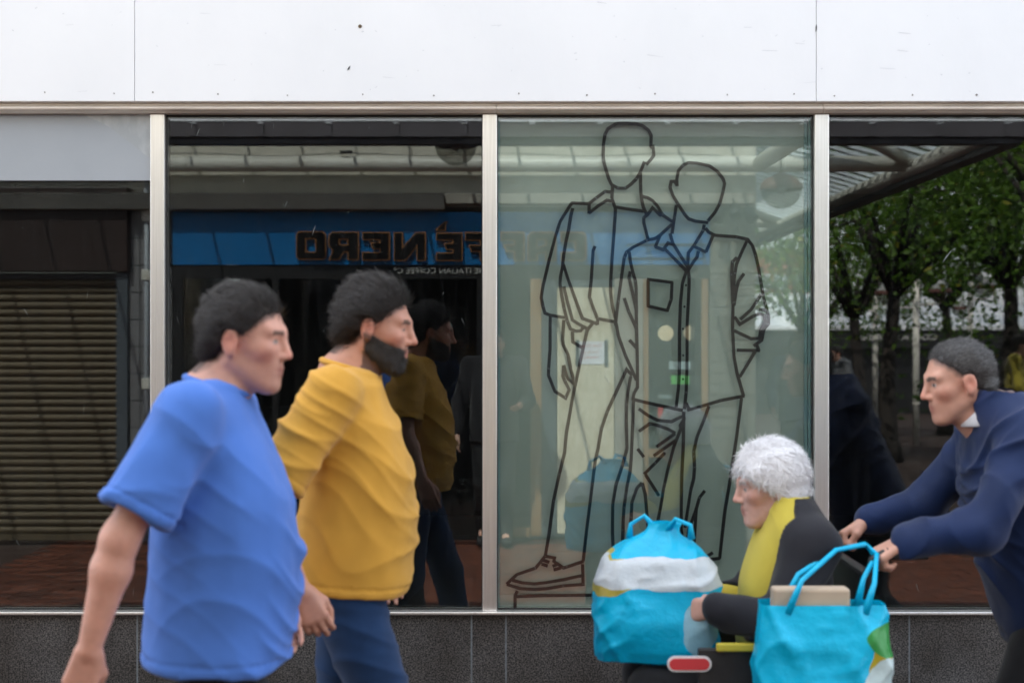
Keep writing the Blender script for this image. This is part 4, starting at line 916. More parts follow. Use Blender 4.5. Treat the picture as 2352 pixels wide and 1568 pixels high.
def strands(name, V, Q, mat, parent, flow, n=5000, L=.035, w=.0007, lift=.25, mask=None, seed=0, jit=.35):
    rg = np.random.default_rng(seed); N = normals(V, Q); c = V[Q].mean(1); cn = N[Q[:, 0]]
    ok = np.ones(len(c), bool) if mask is None else mask(c)
    idx = np.where(ok)[0]
    if len(idx) == 0: return
    pick = rg.choice(idx, n); p = c[pick] + rg.normal(0, .0015, (n, 3)); nn = cn[pick]
    f = flow(p) + rg.normal(0, jit, (n, 3)); f -= nn * (f * nn).sum(1)[:, None]; f /= np.linalg.norm(f, axis=1)[:, None] + 1e-9
    sd = np.cross(f, nn); Ls = L * rg.uniform(.5, 1.2, (n, 1)); lf = lift * rg.uniform(.2, 1.2, (n, 1))
    p0 = p - nn * .002; p1 = p + f * Ls * .45 + nn * Ls * lf * .5; p2 = p + f * Ls + nn * Ls * lf * .35
    VV = np.stack([p0 - sd * w, p0 + sd * w, p1 - sd * w, p1 + sd * w, p2], 1).reshape(-1, 3); b = np.arange(n) * 5
    T = np.concatenate([np.stack([b, b + 1, b + 3], 1), np.stack([b, b + 3, b + 2], 1), np.stack([b + 2, b + 3, b + 4], 1)])
    o = link(name, np_mesh(name, VV, T), mat, parent); tag(o, kind='stuff'); return o
SKIN = attr_mat('skin', .48, .18, .10, 700, spec=.4)
def person(label, loc, rz, J, skin=(.52, .31, .23), h=.0055, hair=None, shirt=None, trousers=None, jacket=None, group=None, head=None, curlL=(.35, .35, .4), curlR=(.35, .35, .4), handL=None, handR=None, belly=0.0, beard=None, seed=0, lean=0.0, hs=.96, torso_pt=(0, 0, .88), girth=1.0, shoes=True):
    """J: joints in a frame that faces +x, y to the person's left"""
    root = thing('person', label, 'person', loc, rz, group)
    o = np.array(torso_pt, float); Rm = rotY(lean)
    tp = lambda a, b, c: tuple(Rm.T @ np.array([a, b, c]) + o)
    hd = head or {}
    hp = np.array(J['head']); Rh = frame(hd.get('dir', (1, 0, -.05)), (0, 0, 1))
    allp = np.array([J[k] for k in J if k != 'head'] + [hp, o]); lo = allp.min(0) - .22; hi = allp.max(0) + .2; lo[2] = max(-.02, allp[:, 2].min() - .12); hi[2] = hp[2] + .17
    # ---------------- body, one surface
    B = Field(lo, hi, h)
    body_secs = [(z_, cx, rx * girth - .014 + belly * math.exp(-((z_ - .2) / .16) ** 2), ry * girth - .014) for z_, cx, rx, ry in TORSO]
    etube(B, body_secs, Rm, o, .03)
    for s_, L_ in ((1, 'L'), (-1, 'R')):
        hip, kn, an = J['hip' + L_], J['knee' + L_], J['ankle' + L_]
        B.cone(hip, kn, .078 * girth, .050, .03); B.cone(kn, an, .050, .034, .02); ft = Vector(J['toe' + L_]); B.cone(an, ft, .035, .024, .02)
        sh, el, wr = J['sh' + L_], J['el' + L_], J['wr' + L_]
        B.cone(tp(-.024, s_ * .06, .55), sh, .046, .048, .05)
        ua = tuple(.45 * np.array(el) + .55 * np.array(sh)); B.cone(sh, ua, .050 * girth, .0455 * girth, .03); B.cone(ua, el, .0455 * girth, .036 * girth, .03); mid = tuple(.28 * np.array(wr) + .72 * np.array(el)); B.cone(el, mid, .036 * girth, .040 * girth, .03); B.cone(mid, wr, .041 * girth, .026, .02)
        hh = (handL if L_ == 'L' else handR) or {}
        dv = Vector(hh.get('dir', tuple(np.array(wr) - np.array(el)))).normalized(); th = Vector(hh.get('thumb', (1, 0, 0))); th = (th - dv * th.dot(dv)).normalized()
        pl = Vector(hh.get('palm', (0, -s_, 0))); pl = (pl - dv * pl.dot(dv) - th * pl.dot(th)).normalized()
        Rw = np.array([dv, th, -pl]); lf = local(Rw, wr, 1.0); cu = curlL if L_ == 'L' else curlR
        c_ = np.array(wr) + np.array(dv) * .09
        B.op(lambda x, y, z, lf=lf, cu=cu: hand_sdf(*lf(x, y, z), cu), c_ - .13, c_ + .13, .012)
    nb = np.array(J['neck']); sk0 = hp + hs * (Rh.T @ np.array([-.022, 0, -.05])); sk1 = hp + hs * (Rh.T @ np.array([.020, 0, -.085]))
    B.cone(tuple(nb), tuple(sk0), .066 * girth, .056 * girth ** .5, .035); B.cone(tuple(nb + np.array([.02, 0, -.01])), tuple(sk1), .05, .034, .03)
    lh = local(Rh, hp, hs); HB = Field(hp - .175, hp + .175, min(h, .0042))
    B.op(lambda x, y, z: head_sdf(*lh(x, y, z), hd) * hs, hp - .17, hp + .17, .012)
    V, Q = B.extract(); V = relax(V, Q, 1)
    x, y, z = [(V[:, i] - hp[i]) / hs for i in range(3)]; a = Rh[0, 0] * x + Rh[0, 1] * y + Rh[0, 2] * z; b = Rh[1, 0] * x + Rh[1, 1] * y + Rh[1, 2] * z; c = Rh[2, 0] * x + Rh[2, 1] * y + Rh[2, 2] * z
    col = np.tile(np.array(skin), (len(V), 1)); nz = noise3(V[:, 0] * 28, V[:, 1] * 28, V[:, 2] * 28, 5)[:, None]; col = col * (1 + .09 * nz + .06 * noise3(V[:, 0] * 95, V[:, 1] * 95, V[:, 2] * 95, 6)[:, None])
    inh = (a * a + b * b + c * c) < .17 ** 2; ba = np.abs(b)
    def blend(mask, cc, f): m = (np.clip(mask, 0, 1) * f * inh)[:, None]; return col * (1 - m) + np.array(cc) * m
    red = tuple(np.array(skin) * [1.05, .68, .66])
    g = lambda cx, cy, cz, r_: np.exp(-(((a - cx) ** 2 + (ba - cy) ** 2 + (c - cz) ** 2) / r_ ** 2))
    col = blend(g(.065, .045, -.025, .024), red, .55); col = blend(g(.116, 0, -.024, .014), red, .6); col = blend(g(-.01, .085, 0, .03), red, .6)
    col = blend(g(.096, .008, -.056, .0095) + g(.093, .008, -.069, .010), (.36, .12, .10), .75)
    if hd.get('stubble'): col = blend(((a > .0) & (c < -.035) & (c > -.13)) * np.clip((-.030 - c) / .02, 0, 1) * np.clip((a + .005) / .03, 0, 1), tuple(np.array(skin) * .55), hd['stubble'])
    if hair and not hair.get('cover'):
        pl_ = (hair.get('slope', .95) * a - c + hair.get('line', 0)) / 1.38; fade = np.clip((.010 + .006 * noise3(a * 70, b * 70, c * 70, 3) - pl_) / .016, 0, 1) * (c > -.085) * (np.sqrt((a + .008) ** 2 + c ** 2) > .030 - .1 * (ba < .07))
        col = blend(fade, hair.get('root', (.035, .025, .02)), .85)
    if beard: col = blend(np.clip((-.022 - .30 * np.maximum(a - .04, 0) + .5 * np.maximum(.03 - a, 0) - c) / .016, 0, 1) * (a > -.016) * (c > -.13) * (np.sqrt((a - .1) ** 2 * .3 + b ** 2 * .6 + (c + .062) ** 2) > .012), (.035, .024, .02), .8)
    ey = (np.sqrt((ba - .031) ** 2 + (c - .010) ** 2) < .0105) & (a > .0825) & (np.abs(c - .0090) < .0045); col[ey & inh] = (.42, .39, .37)
    ir = np.sqrt((ba - .031) ** 2 + (c - .010) ** 2) < .0052; col[ir & ey & inh] = (.03, .02, .015)
    bc = hd.get('brow', (.05, .035, .028)); bz = .0315 - 6 * (ba - .034) ** 2
    col = blend(((np.abs(c - bz) < .0058) & (ba > .012) & (ba < .05) & (a > .05)).astype(float), bc, .8)
    link('body', np_mesh('body', V, Q, col), SKIN, root)
    # ---------------- hair
    if hair:
        hm = hair['mat']; ib_ = hair.get('thick', .012); off = hair.get('line', 0.0); HF = HB
        def hfn(x, y, z):
            a, b, c = lh(x, y, z); d = sd_ell(a, b, c, (-.012, 0, .036), (.099 + ib_ * .9, .077 * hd.get('w', 1) + ib_, .092 + ib_ * hair.get('top', 1.2)))
            d = smin(d, sd_ell(a, b, c, (-.052, 0, -.028), (.050 + ib_ * .5, .060 + ib_ * .4, .06)), .03)
            pln = (hair.get('slope', .95) * a - c + off) / 1.38; d = d + (0 if hair.get('cover') else (ib_ * .8) * (1 - np.clip(-pln / .035, 0, 1)) ** 1.5); wob = .007 * noise3(a * 75, b * 75, c * 75, 3) + .006 * noise3(a * 28, b * 28, c * 28, 9); d = smax(d, pln + wob, .012)
            d = smax(d, -sd_ell(a, np.abs(b), c, (-.006, .085, -.004), (.026, .02, .036)), .008) if not hair.get('cover') else d
            return (d + (.0022 * noise3(a * 45 + 9, b * 110, c * 45, 7) + .0042 * noise3(a * 24, b * 34 + 5, c * 30, 13)) * hair.get('rough', 1)) * hs
        HF.op(hfn, hp - .16, hp + .16, 0); Vh, Qh = HF.extract(); ho = link('hair', np_mesh('hair', Vh, Qh), hm, root)
        fl = hair.get('flow', (-1, 0, -.1)); fw = Rh.T @ np.array(fl)
        strands('hair_strands', Vh, Qh, hm, ho, lambda p: np.tile(fw, (len(p), 1)) + (p - hp) * hair.get('radial', 4.0), hair.get('n', 6000), hair.get('L', .03) * 1.25, .0008, hair.get('lift', .25) * 1.5, seed=seed)
    if beard:
        BF = Field(hp - .16, hp + .16, min(h, .0042))
        def bfn(x, y, z):
            a, b, c = lh(x, y, z); d = head_sdf(a, b, c, hd) - .003; d = smax(d, c + .030 + .35 * np.maximum(a - .04, 0) - .5 * np.maximum(.03 - a, 0), .008); d = smax(d, -a - .012, .008); d = np.maximum(d, -.125 - c)
            d = smax(d, -sd_ell(a, b, c, (.10, 0, -.062), (.03, .022, .011)), .006); d = np.maximum(d, np.abs(b) - .074)
            return (d + .002 * noise3(a * 90, b * 90, c * 60, 8)) * hs
        BF.op(bfn, hp - .15, hp + .15, 0); Vb, Qb = BF.extract(); bo = link('beard', np_mesh('beard', Vb, Qb), beard, root)
        fd = Rh.T @ np.array([.2, 0, -1.]); strands('beard_strands', Vb, Qb, beard, bo, lambda p: np.tile(fd, (len(p), 1)), 5000, .013, .0005, .35, seed=seed + 3)
    # ---------------- trousers and shoes
    if trousers:
        T = Field(lo, np.array([hi[0], hi[1], o[2] + .30]), max(h, .0065))
        etube(T, [s_ for s_ in [(z_, cx, rx * girth + .004, ry * girth + .004) for z_, cx, rx, ry in TORSO] if s_[0] < .25], Rm, o, .04)
        for L_ in 'LR':
            hip, kn, an = [np.array(J[q + L_]) for q in ('hip', 'knee', 'ankle')]; an2 = an + (kn - an) * .04
            T.cone(tuple(hip), tuple(kn), .098 * girth, .072, .04); T.cone(tuple(kn), tuple(an2), .072, .058, .03)
        cloth('trousers', T, trousers, root, .007, seed + 20, dirs=[(.3, .1, 1, .10, 1.0), (-.3, .3, 1, .07, .5)])
    if shoes:
        for L_ in 'LR':
            an = np.array(J['ankle' + L_]); to = np.array(J['toe' + L_]); SF = Field(np.minimum(an, to) - .12, np.maximum(an, to) + .12, .007); he = an + np.array([-.03, 0, -.04])
            SF.cone(tuple(he), tuple(to), .045, .036, .02); SF.cone(tuple(an), tuple(he), .046, .046, .02)
            fl_ = min(he[2], to[2]) - .036; SF.clip(lambda x, y, z: fl_ - z + 0 * x + 0 * y); Vs, Qs = SF.extract(); link('shoe', np_mesh('shoe', Vs, Qs), M['rubber'], root)
    # ---------------- shirt
    for gname, G in (('shirt', shirt), ('jacket', jacket)):
        if not G: continue
        S_ = Field(lo, np.array([hi[0], hi[1], hp[2] - .02]), max(h, .006)); inf = G.get('infl', .004)
        secs = G.get('secs') or TORSO
        secs = [(z_, cx, rx * girth + belly * math.exp(-((z_ - .2) / .16) ** 2) * .9, ry * girth) for z_, cx, rx, ry in secs]
        hem = G.get('hem', -.06); bands = [(tuple(Rm.T @ np.array([0, 0, hem - inf]) + o), tuple(Rm.T @ np.array([0, 0, 1.])), .5 if not G.get('long') else .28)]
        etube(S_, [(hem,) + tuple(secs[0][1:])] + [q for q in secs if q[0] > hem + .02], Rm, o, .03, inf, 2.25)
        for s_, L_ in ((1, 'L'), (-1, 'R')):
            sh, el, wr = [np.array(J[q + L_]) for q in ('sh', 'el', 'wr')]; r0, r1 = G.get('sleeve', (.066, .070)); nk = np.array(tp(-.024, s_ * .062, .560))
            S_.cone(tuple(nk), tuple(sh), .054 + inf, .060 + inf, .05)
            if G.get('long'):
                S_.cone(tuple(sh), tuple(el), r0, r1, .035); w2 = el + (wr - el) * .95; S_.cone(tuple(el), tuple(w2), r1, r1 * .72, .03)
            else:
                e2 = sh + (el - sh) * G.get('len', .75); dv = (el - sh) / np.linalg.norm(el - sh)
                def sl(x, y, z, e2=e2, dv=dv, sh=sh, L2=e2 + dv * .06):
                    return np.maximum(sd_cone(x, y, z, tuple(sh), tuple(L2), r0, r1), (x - e2[0]) * dv[0] + (y - e2[1]) * dv[1] + (z - e2[2]) * dv[2])
                bands.append((tuple(e2), tuple(-dv), .125)); S_.op(sl, np.minimum(sh, e2) - .1, np.maximum(sh, e2) + .1, .03)
                S_.cone(tuple(e2 - dv * .012), tuple(e2 + dv * .08), r1 - .022, r1 - .018, .0, 's')
        S_.ell(tuple(nb + (hp - nb) * .12 + np.array([.012, 0, .035])), (.075 * girth ** .5, .076 * girth ** .5, .05), .01, 's')
        if G.get('cut'): S_.clip(G['cut'])
        if gname == 'shirt' and not G.get('collar'):
            cc = nb + (hp - nb) * .10; q = .071 * girth ** .5
            rb_ = MB().tube([(cc[0] + .010 + q * 1.02 * math.cos(t), cc[1] + q * 1.03 * math.sin(t), cc[2] + .006 - .020 * math.cos(t)) for t in [2 * math.pi * i / 40 for i in range(40)]], .0095, 10, closed=True).build('neck_band', G['mat'], root, True)
        ob = cloth(gname, S_, G['mat'], root, G.get('wr', .007), seed + (1 if gname == 'shirt' else 5), dirs=G.get('dirs'), bands=bands)
        if G.get('collar'):
            cm = MB(); n_ = 26; ring = []
            ctr = nb + (hp - nb) * .10
            for k in range(n_ + 1):
                t = -math.pi * .90 + 1.8 * math.pi * k / n_; ring.append((ctr[0] - .072 * math.cos(t) + .008, ctr[1] + .074 * math.sin(t), ctr[2] + .062 - .018 * (1 - math.cos(t)) * .5 - .0))
            for dz, dr in ((.030, .000), (.0, .012), (-.036, .030)):
                for p in ring: v = Vector((p[0] - ctr[0], p[1] - ctr[1], 0)).normalized(); cm.v.append((p[0] + v.x * dr, p[1] + v.y * dr, p[2] + dz))
            for r_ in range(2):
                for k in range(n_): i0 = r_ * (n_ + 1) + k; cm.f.append((i0, i0 + 1, i0 + n_ + 2, i0 + n_ + 1))
            co_ = cm.build('collar', G['collar'], root, True); md = co_.modifiers.new('thick', 'SOLIDIFY'); md.thickness = .006
    return root
HB_ = pbr('dark_hair', (.010, .008, .007), .38, col2=(.042, .032, .026), vscale=70, stretch=(1, 5, 4), spec=.5, bump=.6, bscale=160)  # lighter second colour paints highlight streaks into the hair
HG_ = pbr('greying_hair', (.035, .033, .033), .5, col2=(.13, .125, .125), vscale=70, stretch=(1, 4, 4), spec=.4)
HW_ = pbr('white_hair', (.90, .89, .90), .5, col2=(.80, .79, .80), vscale=50, stretch=(1, 4, 4), spec=.3, sheen=.2)
def stand(H=1.75, elR=(-.05, -.27, 1.14), wrR=(.05, -.27, .93), elL=(.02, .27, 1.14), wrL=(.12, .26, .94), stride=.28, headx=.055, shw=.195):
    k = H / 1.75
    J = dict(head=(headx, 0, 1.590 * k), neck=(-.012, 0, 1.468 * k), shL=(-.015, shw, 1.425 * k), shR=(-.015, -shw, 1.425 * k), elR=elR, wrR=wrR, elL=elL, wrL=wrL,
             hipL=(0, .09, .90 * k), hipR=(0, -.09, .90 * k), kneeL=(-stride * .25 + .05, .09, .49 * k), kneeR=(stride * .55, -.09, .49 * k), ankleL=(-stride * 1.1, .09, .13), ankleR=(stride * .85, -.09, .085), toeL=(-stride * 1.1 + .16, .10, .04), toeR=(stride * .85 + .18, -.10, .05))
    return J
# man in the blue T-shirt
TEE = [(-.08, .005, .158, .192), (.05, .012, .160, .190), (.20, .02, .150, .182), (.36, .008, .138, .182), (.47, -.012, .112, .186), (.53, -.02, .088, .158), (.565, -.022, .072, .115), (.60, -.022, .05, .07)]
person('heavy set man in a bright blue T-shirt walking right, nearest the camera', (-.715, -1.92, 0), 0, stand(1.76, elR=(-.150, -.285, 1.165), wrR=(-.215, -.29, .925), elL=(.00, .28, 1.165), wrL=(.10, .25, .945), headx=.075, shw=.205),
       skin=(.60, .315, .235), h=.005, hair=dict(mat=HB_, thick=.008, top=2.0, n=9000, L=.03, line=.004, flow=(-1, 0, .15)), head=dict(dir=(1, -.16, -.10), w=1.06, stubble=.25, nose=.78),
       shirt=dict(mat=clothmat('blue_jersey', (.080, .205, .63)), secs=TEE, hem=-.045, sleeve=(.078, .090), len=.80, wr=.014, dirs=[(.42, .25, 1, .105, 1.15), (.75, -.3, 1, .07, .55), (-.35, .3, 1, .13, .6)]), trousers=clothmat('dark_trousers', (.012, .013, .018)),
       belly=.022, girth=1.06, seed=1, lean=R(3), handR=dict(palm=(-.2, 1, 0), thumb=(1, .2, 0)), curlR=(.55, .5, .5), handL=dict(palm=(0, -1, 0), thumb=(.3, 0, 1)), hs=.98, torso_pt=(0, 0, .885))
# bearded man in yellow
person('bearded man in a mustard yellow T-shirt and blue jeans walking right beside the window', (-.465, -1.36, 0), 0, stand(1.80, elR=(-.19, -.27, 1.17), wrR=(-.085, -.285, .955), elL=(-.02, .27, 1.18), wrL=(.06, .27, .965), headx=.085),
       skin=(.54, .275, .195), h=.005, hair=dict(mat=HB_, thick=.011, top=2.2, n=9000, L=.04, line=.006, flow=(-1, 0, .2)), head=dict(dir=(1, -.10, -.14), w=1.0, nose=.92), beard=HB_,
       shirt=dict(mat=clothmat('mustard_jersey', (.70, .36, .05)), secs=TEE, hem=.015, sleeve=(.072, .082), len=.80, wr=.012, dirs=[(.40, -.2, 1, .10, 1.15), (.7, .3, 1, .066, .55), (-.4, .3, 1, .12, .6)]), trousers=clothmat('blue_denim', (.012, .045, .13), .6),
       belly=.012, girth=1.03, seed=4, lean=R(5), handR=dict(palm=(-.1, 1, 0), thumb=(1, .1, .3)), curlR=(.5, .45, .4), torso_pt=(0, 0, .905), hs=.97)
# man in navy jacket pushing the wheelchair (faces left)
JP = dict(head=(.285, 0, 1.475), neck=(.17, 0, 1.325), shL=(.140, .195, 1.305), shR=(.140, -.195, 1.305), elL=(.305, .265, 1.075), elR=(.305, -.265, 1.075), wrL=(.505, .225, 1.035), wrR=(.505, -.225, 1.035),
          hipL=(0, .09, .88), hipR=(0, -.09, .88), kneeL=(.16, .09, .48), kneeR=(.02, -.09, .46), ankleL=(.10, .09, .09), ankleR=(-.34, -.09, .13), toeL=(.28, .10, .045), toeR=(-.20, -.10, .04))
person('man in a navy blue jacket with white collar, leaning forward to push the wheelchair', (1.62, -1.08, 0), math.pi, JP, skin=(.60, .325, .24), h=.005,
       hair=dict(mat=HG_, root=(.07, .062, .06), thick=.008, top=1.2, n=6000, L=.022, line=.016, flow=(-1, 0, .1)), head=dict(dir=(1, .06, -.18), w=1.0, nose=.9, stubble=.15, brow=(.08, .07, .065)),
       jacket=dict(mat=clothmat('navy_jacket', (.004, .020, .088), .7, .6), secs=TEE, hem=-.10, sleeve=(.078, .066), long=True, infl=.016, wr=.020, collar=clothmat('white_collar', (.75, .75, .78))), trousers=clothmat('black_trousers', (.008, .008, .010)),
       lean=R(19), seed=8, handL=dict(dir=(.85, -.05, -.45), palm=(-.35, 0, -1), thumb=(.2, -1, .2)), handR=dict(dir=(.85, .05, -.45), palm=(-.35, 0, -1), thumb=(.2, 1, .2)), curlL=(1.15, 1.0, .9), curlR=(1.15, 1.0, .9), torso_pt=(0, 0, .87))
# seated passenger (faces left)
JS = dict(head=(.075, 0, 1.165), neck=(.0, 0, 1.045), shL=(-.02, .175, 1.015), shR=(-.02, -.175, 1.015), elL=(.085, .245, .80), elR=(.085, -.235, .80), wrL=(.265, .175, .835), wrR=(.26, -.14, .80),
          hipL=(.02, .085, .575), hipR=(.02, -.085, .575), kneeL=(.43, .10, .58), kneeR=(.43, -.10, .58), ankleL=(.46, .10, .20), ankleR=(.46, -.10, .20), toeL=(.61, .11, .155), toeR=(.61, -.11, .155))
person('white haired person in a yellow top and black coat seated in the wheelchair', (.845, -1.08, 0), math.pi, JS, skin=(.64, .38, .31), h=.005,
       hair=dict(mat=HW_, thick=.021, top=1.3, n=9000, L=.035, line=-.018, slope=.8, cover=True, flow=(-.4, 0, -.6), rough=1.2, lift=.12, root=(.6, .58, .58)), head=dict(dir=(1, .10, -.16), w=.98, nose=.8, brow=(.45, .40, .38)), hs=.94,
       shirt=dict(mat=clothmat('yellow_knit', (.62, .50, .07)), secs=TEE, hem=-.02, sleeve=(.06, .056), long=True, infl=-.002, wr=.006), jacket=dict(mat=clothmat('black_coat', (.012, .012, .018), .8, .7), secs=TEE, hem=-.03, sleeve=(.070, .066), long=True, infl=.010, wr=.014,
       cut=lambda x, y, z: np.minimum((x - (.045 - .10 * (z - .9))) , .17 - np.abs(y) + 0 * z) + 0 * x), trousers=clothmat('charcoal_trousers', (.015, .015, .017)),
       lean=R(4), seed=12, handL=dict(dir=(.8, -.35, -.1), palm=(0, -.7, -.7), thumb=(.2, -.2, 1)), handR=dict(dir=(.8, .3, -.1), palm=(0, .7, -.7), thumb=(.2, .2, 1)), curlL=(.6, .6, .6), curlR=(.6, .6, .6), torso_pt=(0, 0, .535), girth=.95)
# people seen only in the glass
person('photographer in dark clothes standing behind the camera, mirrored beside the mullion', (-.14, -5.80, 0), math.pi / 2, stand(1.74, elL=(0, .27, 1.12), wrL=(.06, .29, .88), elR=(.06, -.26, 1.14), wrR=(.28, -.2, 1.1), stride=.05), h=.011,
       hair=dict(mat=HB_, thick=.014, n=500), shirt=dict(mat=clothmat('dark_shirt', (.018, .017, .020)), secs=TEE, long=True, sleeve=(.066, .06), hem=-.06), trousers=M['rubber'], seed=30)
def passer(label, px, y, rz, top, sm, hm, seed):
    d = -y - CAMY; x = (px - 1176) * d / F; gz = -.006 - max(0, -8 - y) * .012 - max(0, -16 - y) * .017
    return person(label, (x, y, gz), rz, stand(top, stride=.22), h=.012, hair=dict(mat=hm, thick=.016, n=400), shirt=dict(mat=sm, secs=TEE, long=True, sleeve=(.07, .062), hem=-.08), trousers=M['rubber'], seed=seed, group='passers-by in the street behind the camera')
passer('dark haired passer-by in a slate blue top, reflected at the right of the taped pane', 1832, -9.6, R(100), 1.72, clothmat('slate_top', (.05, .07, .12)), HB_, 33)
passer('passer-by in a grey jacket, reflected low beside the right hand mullion', 1927, -17.5, R(160), 1.70, clothmat('grey_jacket', (.16, .17, .18)), HB_, 36)
passer('passer-by in an olive yellow top, reflected at the right edge', 2338, -10.2, R(20), 1.74, clothmat('olive_top', (.30, .25, .03)), HB_, 39)
# ================================================================== WHEELCHAIR
wc = thing('wheelchair', 'black wheelchair with a red reflector on its side panel, pushed from the right', 'wheelchair', (0, -1.08, 0))
WX = .845
def wheel(x, y, z, r_, n, name, tw):
    w = MB().tube([(x + r_ * math.cos(a), y, z + r_ * math.sin(a)) for a in [2 * math.pi * k / 40 for k in range(40)]], tw, 10, closed=True).build(name, M['rubber'], wc, True)
    MB().tube([(x + (r_ - tw * 1.3) * math.cos(a), y, z + (r_ - tw * 1.3) * math.sin(a)) for a in [2 * math.pi * k / 40 for k in range(40)]], tw * .6, 8, closed=True).build('rim', M['chrome'], w, True)
    sp = MB(); sp.tube([(x, y - .03, z), (x, y + .03, z)], .018 if r_ > .2 else .012, 10)
    for k in range(n): a = 2 * math.pi * k / n; sp.tube([(x, y + (.02 if k % 2 else -.02), z), (x + (r_ - tw) * math.cos(a), y, z + (r_ - tw) * math.sin(a))], .0016 if r_ > .2 else .006, 5, False)
    sp.build('spokes', M['chrome'], w)
for s in (-1, 1):
    wheel(WX + .06, s * .285, .30, .285, 24, 'wheel', .016); wheel(WX - .40, s * .20, .085, .07, 6, 'caster', .015)
    MB().tube([(WX + .06 + .262 * math.cos(a), s * .325, .30 + .262 * math.sin(a)) for a in [2 * math.pi * k / 36 for k in range(36)]], .008, 8, closed=True).build('hand_rim', M['chrome'], wc, True)
    f = MB(); y = s * .235
    f.tube([(WX + .16, y, .30), (WX + .17, y, .55), (WX + .165, y, .93), (WX + .175, y, .985), (WX + .205, y, 1.0), (WX + .32, y, 1.0)], .012, 10)
    f.tube([(WX + .17, y, .50), (WX - .28, y, .50), (WX - .38, y, .46), (WX - .50, y, .16)], .012, 10); f.tube([(WX + .165, y, .28), (WX - .40, y, .28), (WX - .40, s * .2, .12)], .011, 10)
    f.tube([(WX + .15, y, .74), (WX - .18, y, .74), (WX - .24, y, .70), (WX - .25, y, .50)], .011, 10); f.tube([(WX - .28, y, .5), (WX - .28, y, .28)], .011, 8)
    f.build('frame', M['metal'], wc, True)
    MB().tube([(WX + .215, y, 1.0), (WX + .33, y, 1.0)], [.018, .017], 14).build('grip', M['rubber'], wc, True)
    MB().box(WX - .19, WX + .13, y - .028, y + .028, .755, .79).build('armrest', M['blackvinyl'], wc, bevel=.012)
    MB().box(WX - .32, WX + .14, y - .012, y + .006 if s < 0 else y + .012, .50, .735).build('side_panel', M['blackvinyl'], wc, bevel=.006)
    MB().box(WX - .66, WX - .50, s * .06 + (0 if s > 0 else -.13), s * .06 + (.13 if s > 0 else 0), .105, .12).build('footrest', M['metal'], wc, bevel=.006)
def pill(x, z, w, h_, y0, y1, name, mat, par):
    r_ = h_ / 2; loop = [(x + w / 2 - r_ + r_ * math.cos(a), z + r_ * math.sin(a)) for a in [-math.pi / 2 + math.pi * k / 10 for k in range(11)]] + [(x - w / 2 + r_ + r_ * math.cos(a), z + r_ * math.sin(a)) for a in [math.pi / 2 + math.pi * k / 10 for k in range(11)]]
    m = MB(); n = len(loop); m.v = [(a, y0, b) for a, b in loop] + [(a, y1, b) for a, b in loop]; m.f = [tuple(range(n)), tuple(range(2 * n - 1, n - 1, -1))] + [((i + 1) % n, i, n + i, n + (i + 1) % n) for i in range(n)]
    return m.build(name, mat, par)
pr = pill(.500, .692, .125, .044, -.2525, -.2475, 'reflector_rim', M['white'], wc); pill(.500, .692, .113, .032, -.256, -.2528, 'reflector', M['reflector'], pr)
MB().box(WX - .27, WX - .02, -.262, -.2485, .728, .752).build('side_trim', M['yellowtrim'], wc, bevel=.005)
MB().box(WX - .27, WX + .15, -.222, .222, .485, .525).build('seat', M['blackvinyl'], wc, bevel=.012)
MB().box(WX + .145, WX + .185, -.222, .222, .53, .95).build('backrest', M['blackvinyl'], wc, bevel=.014)
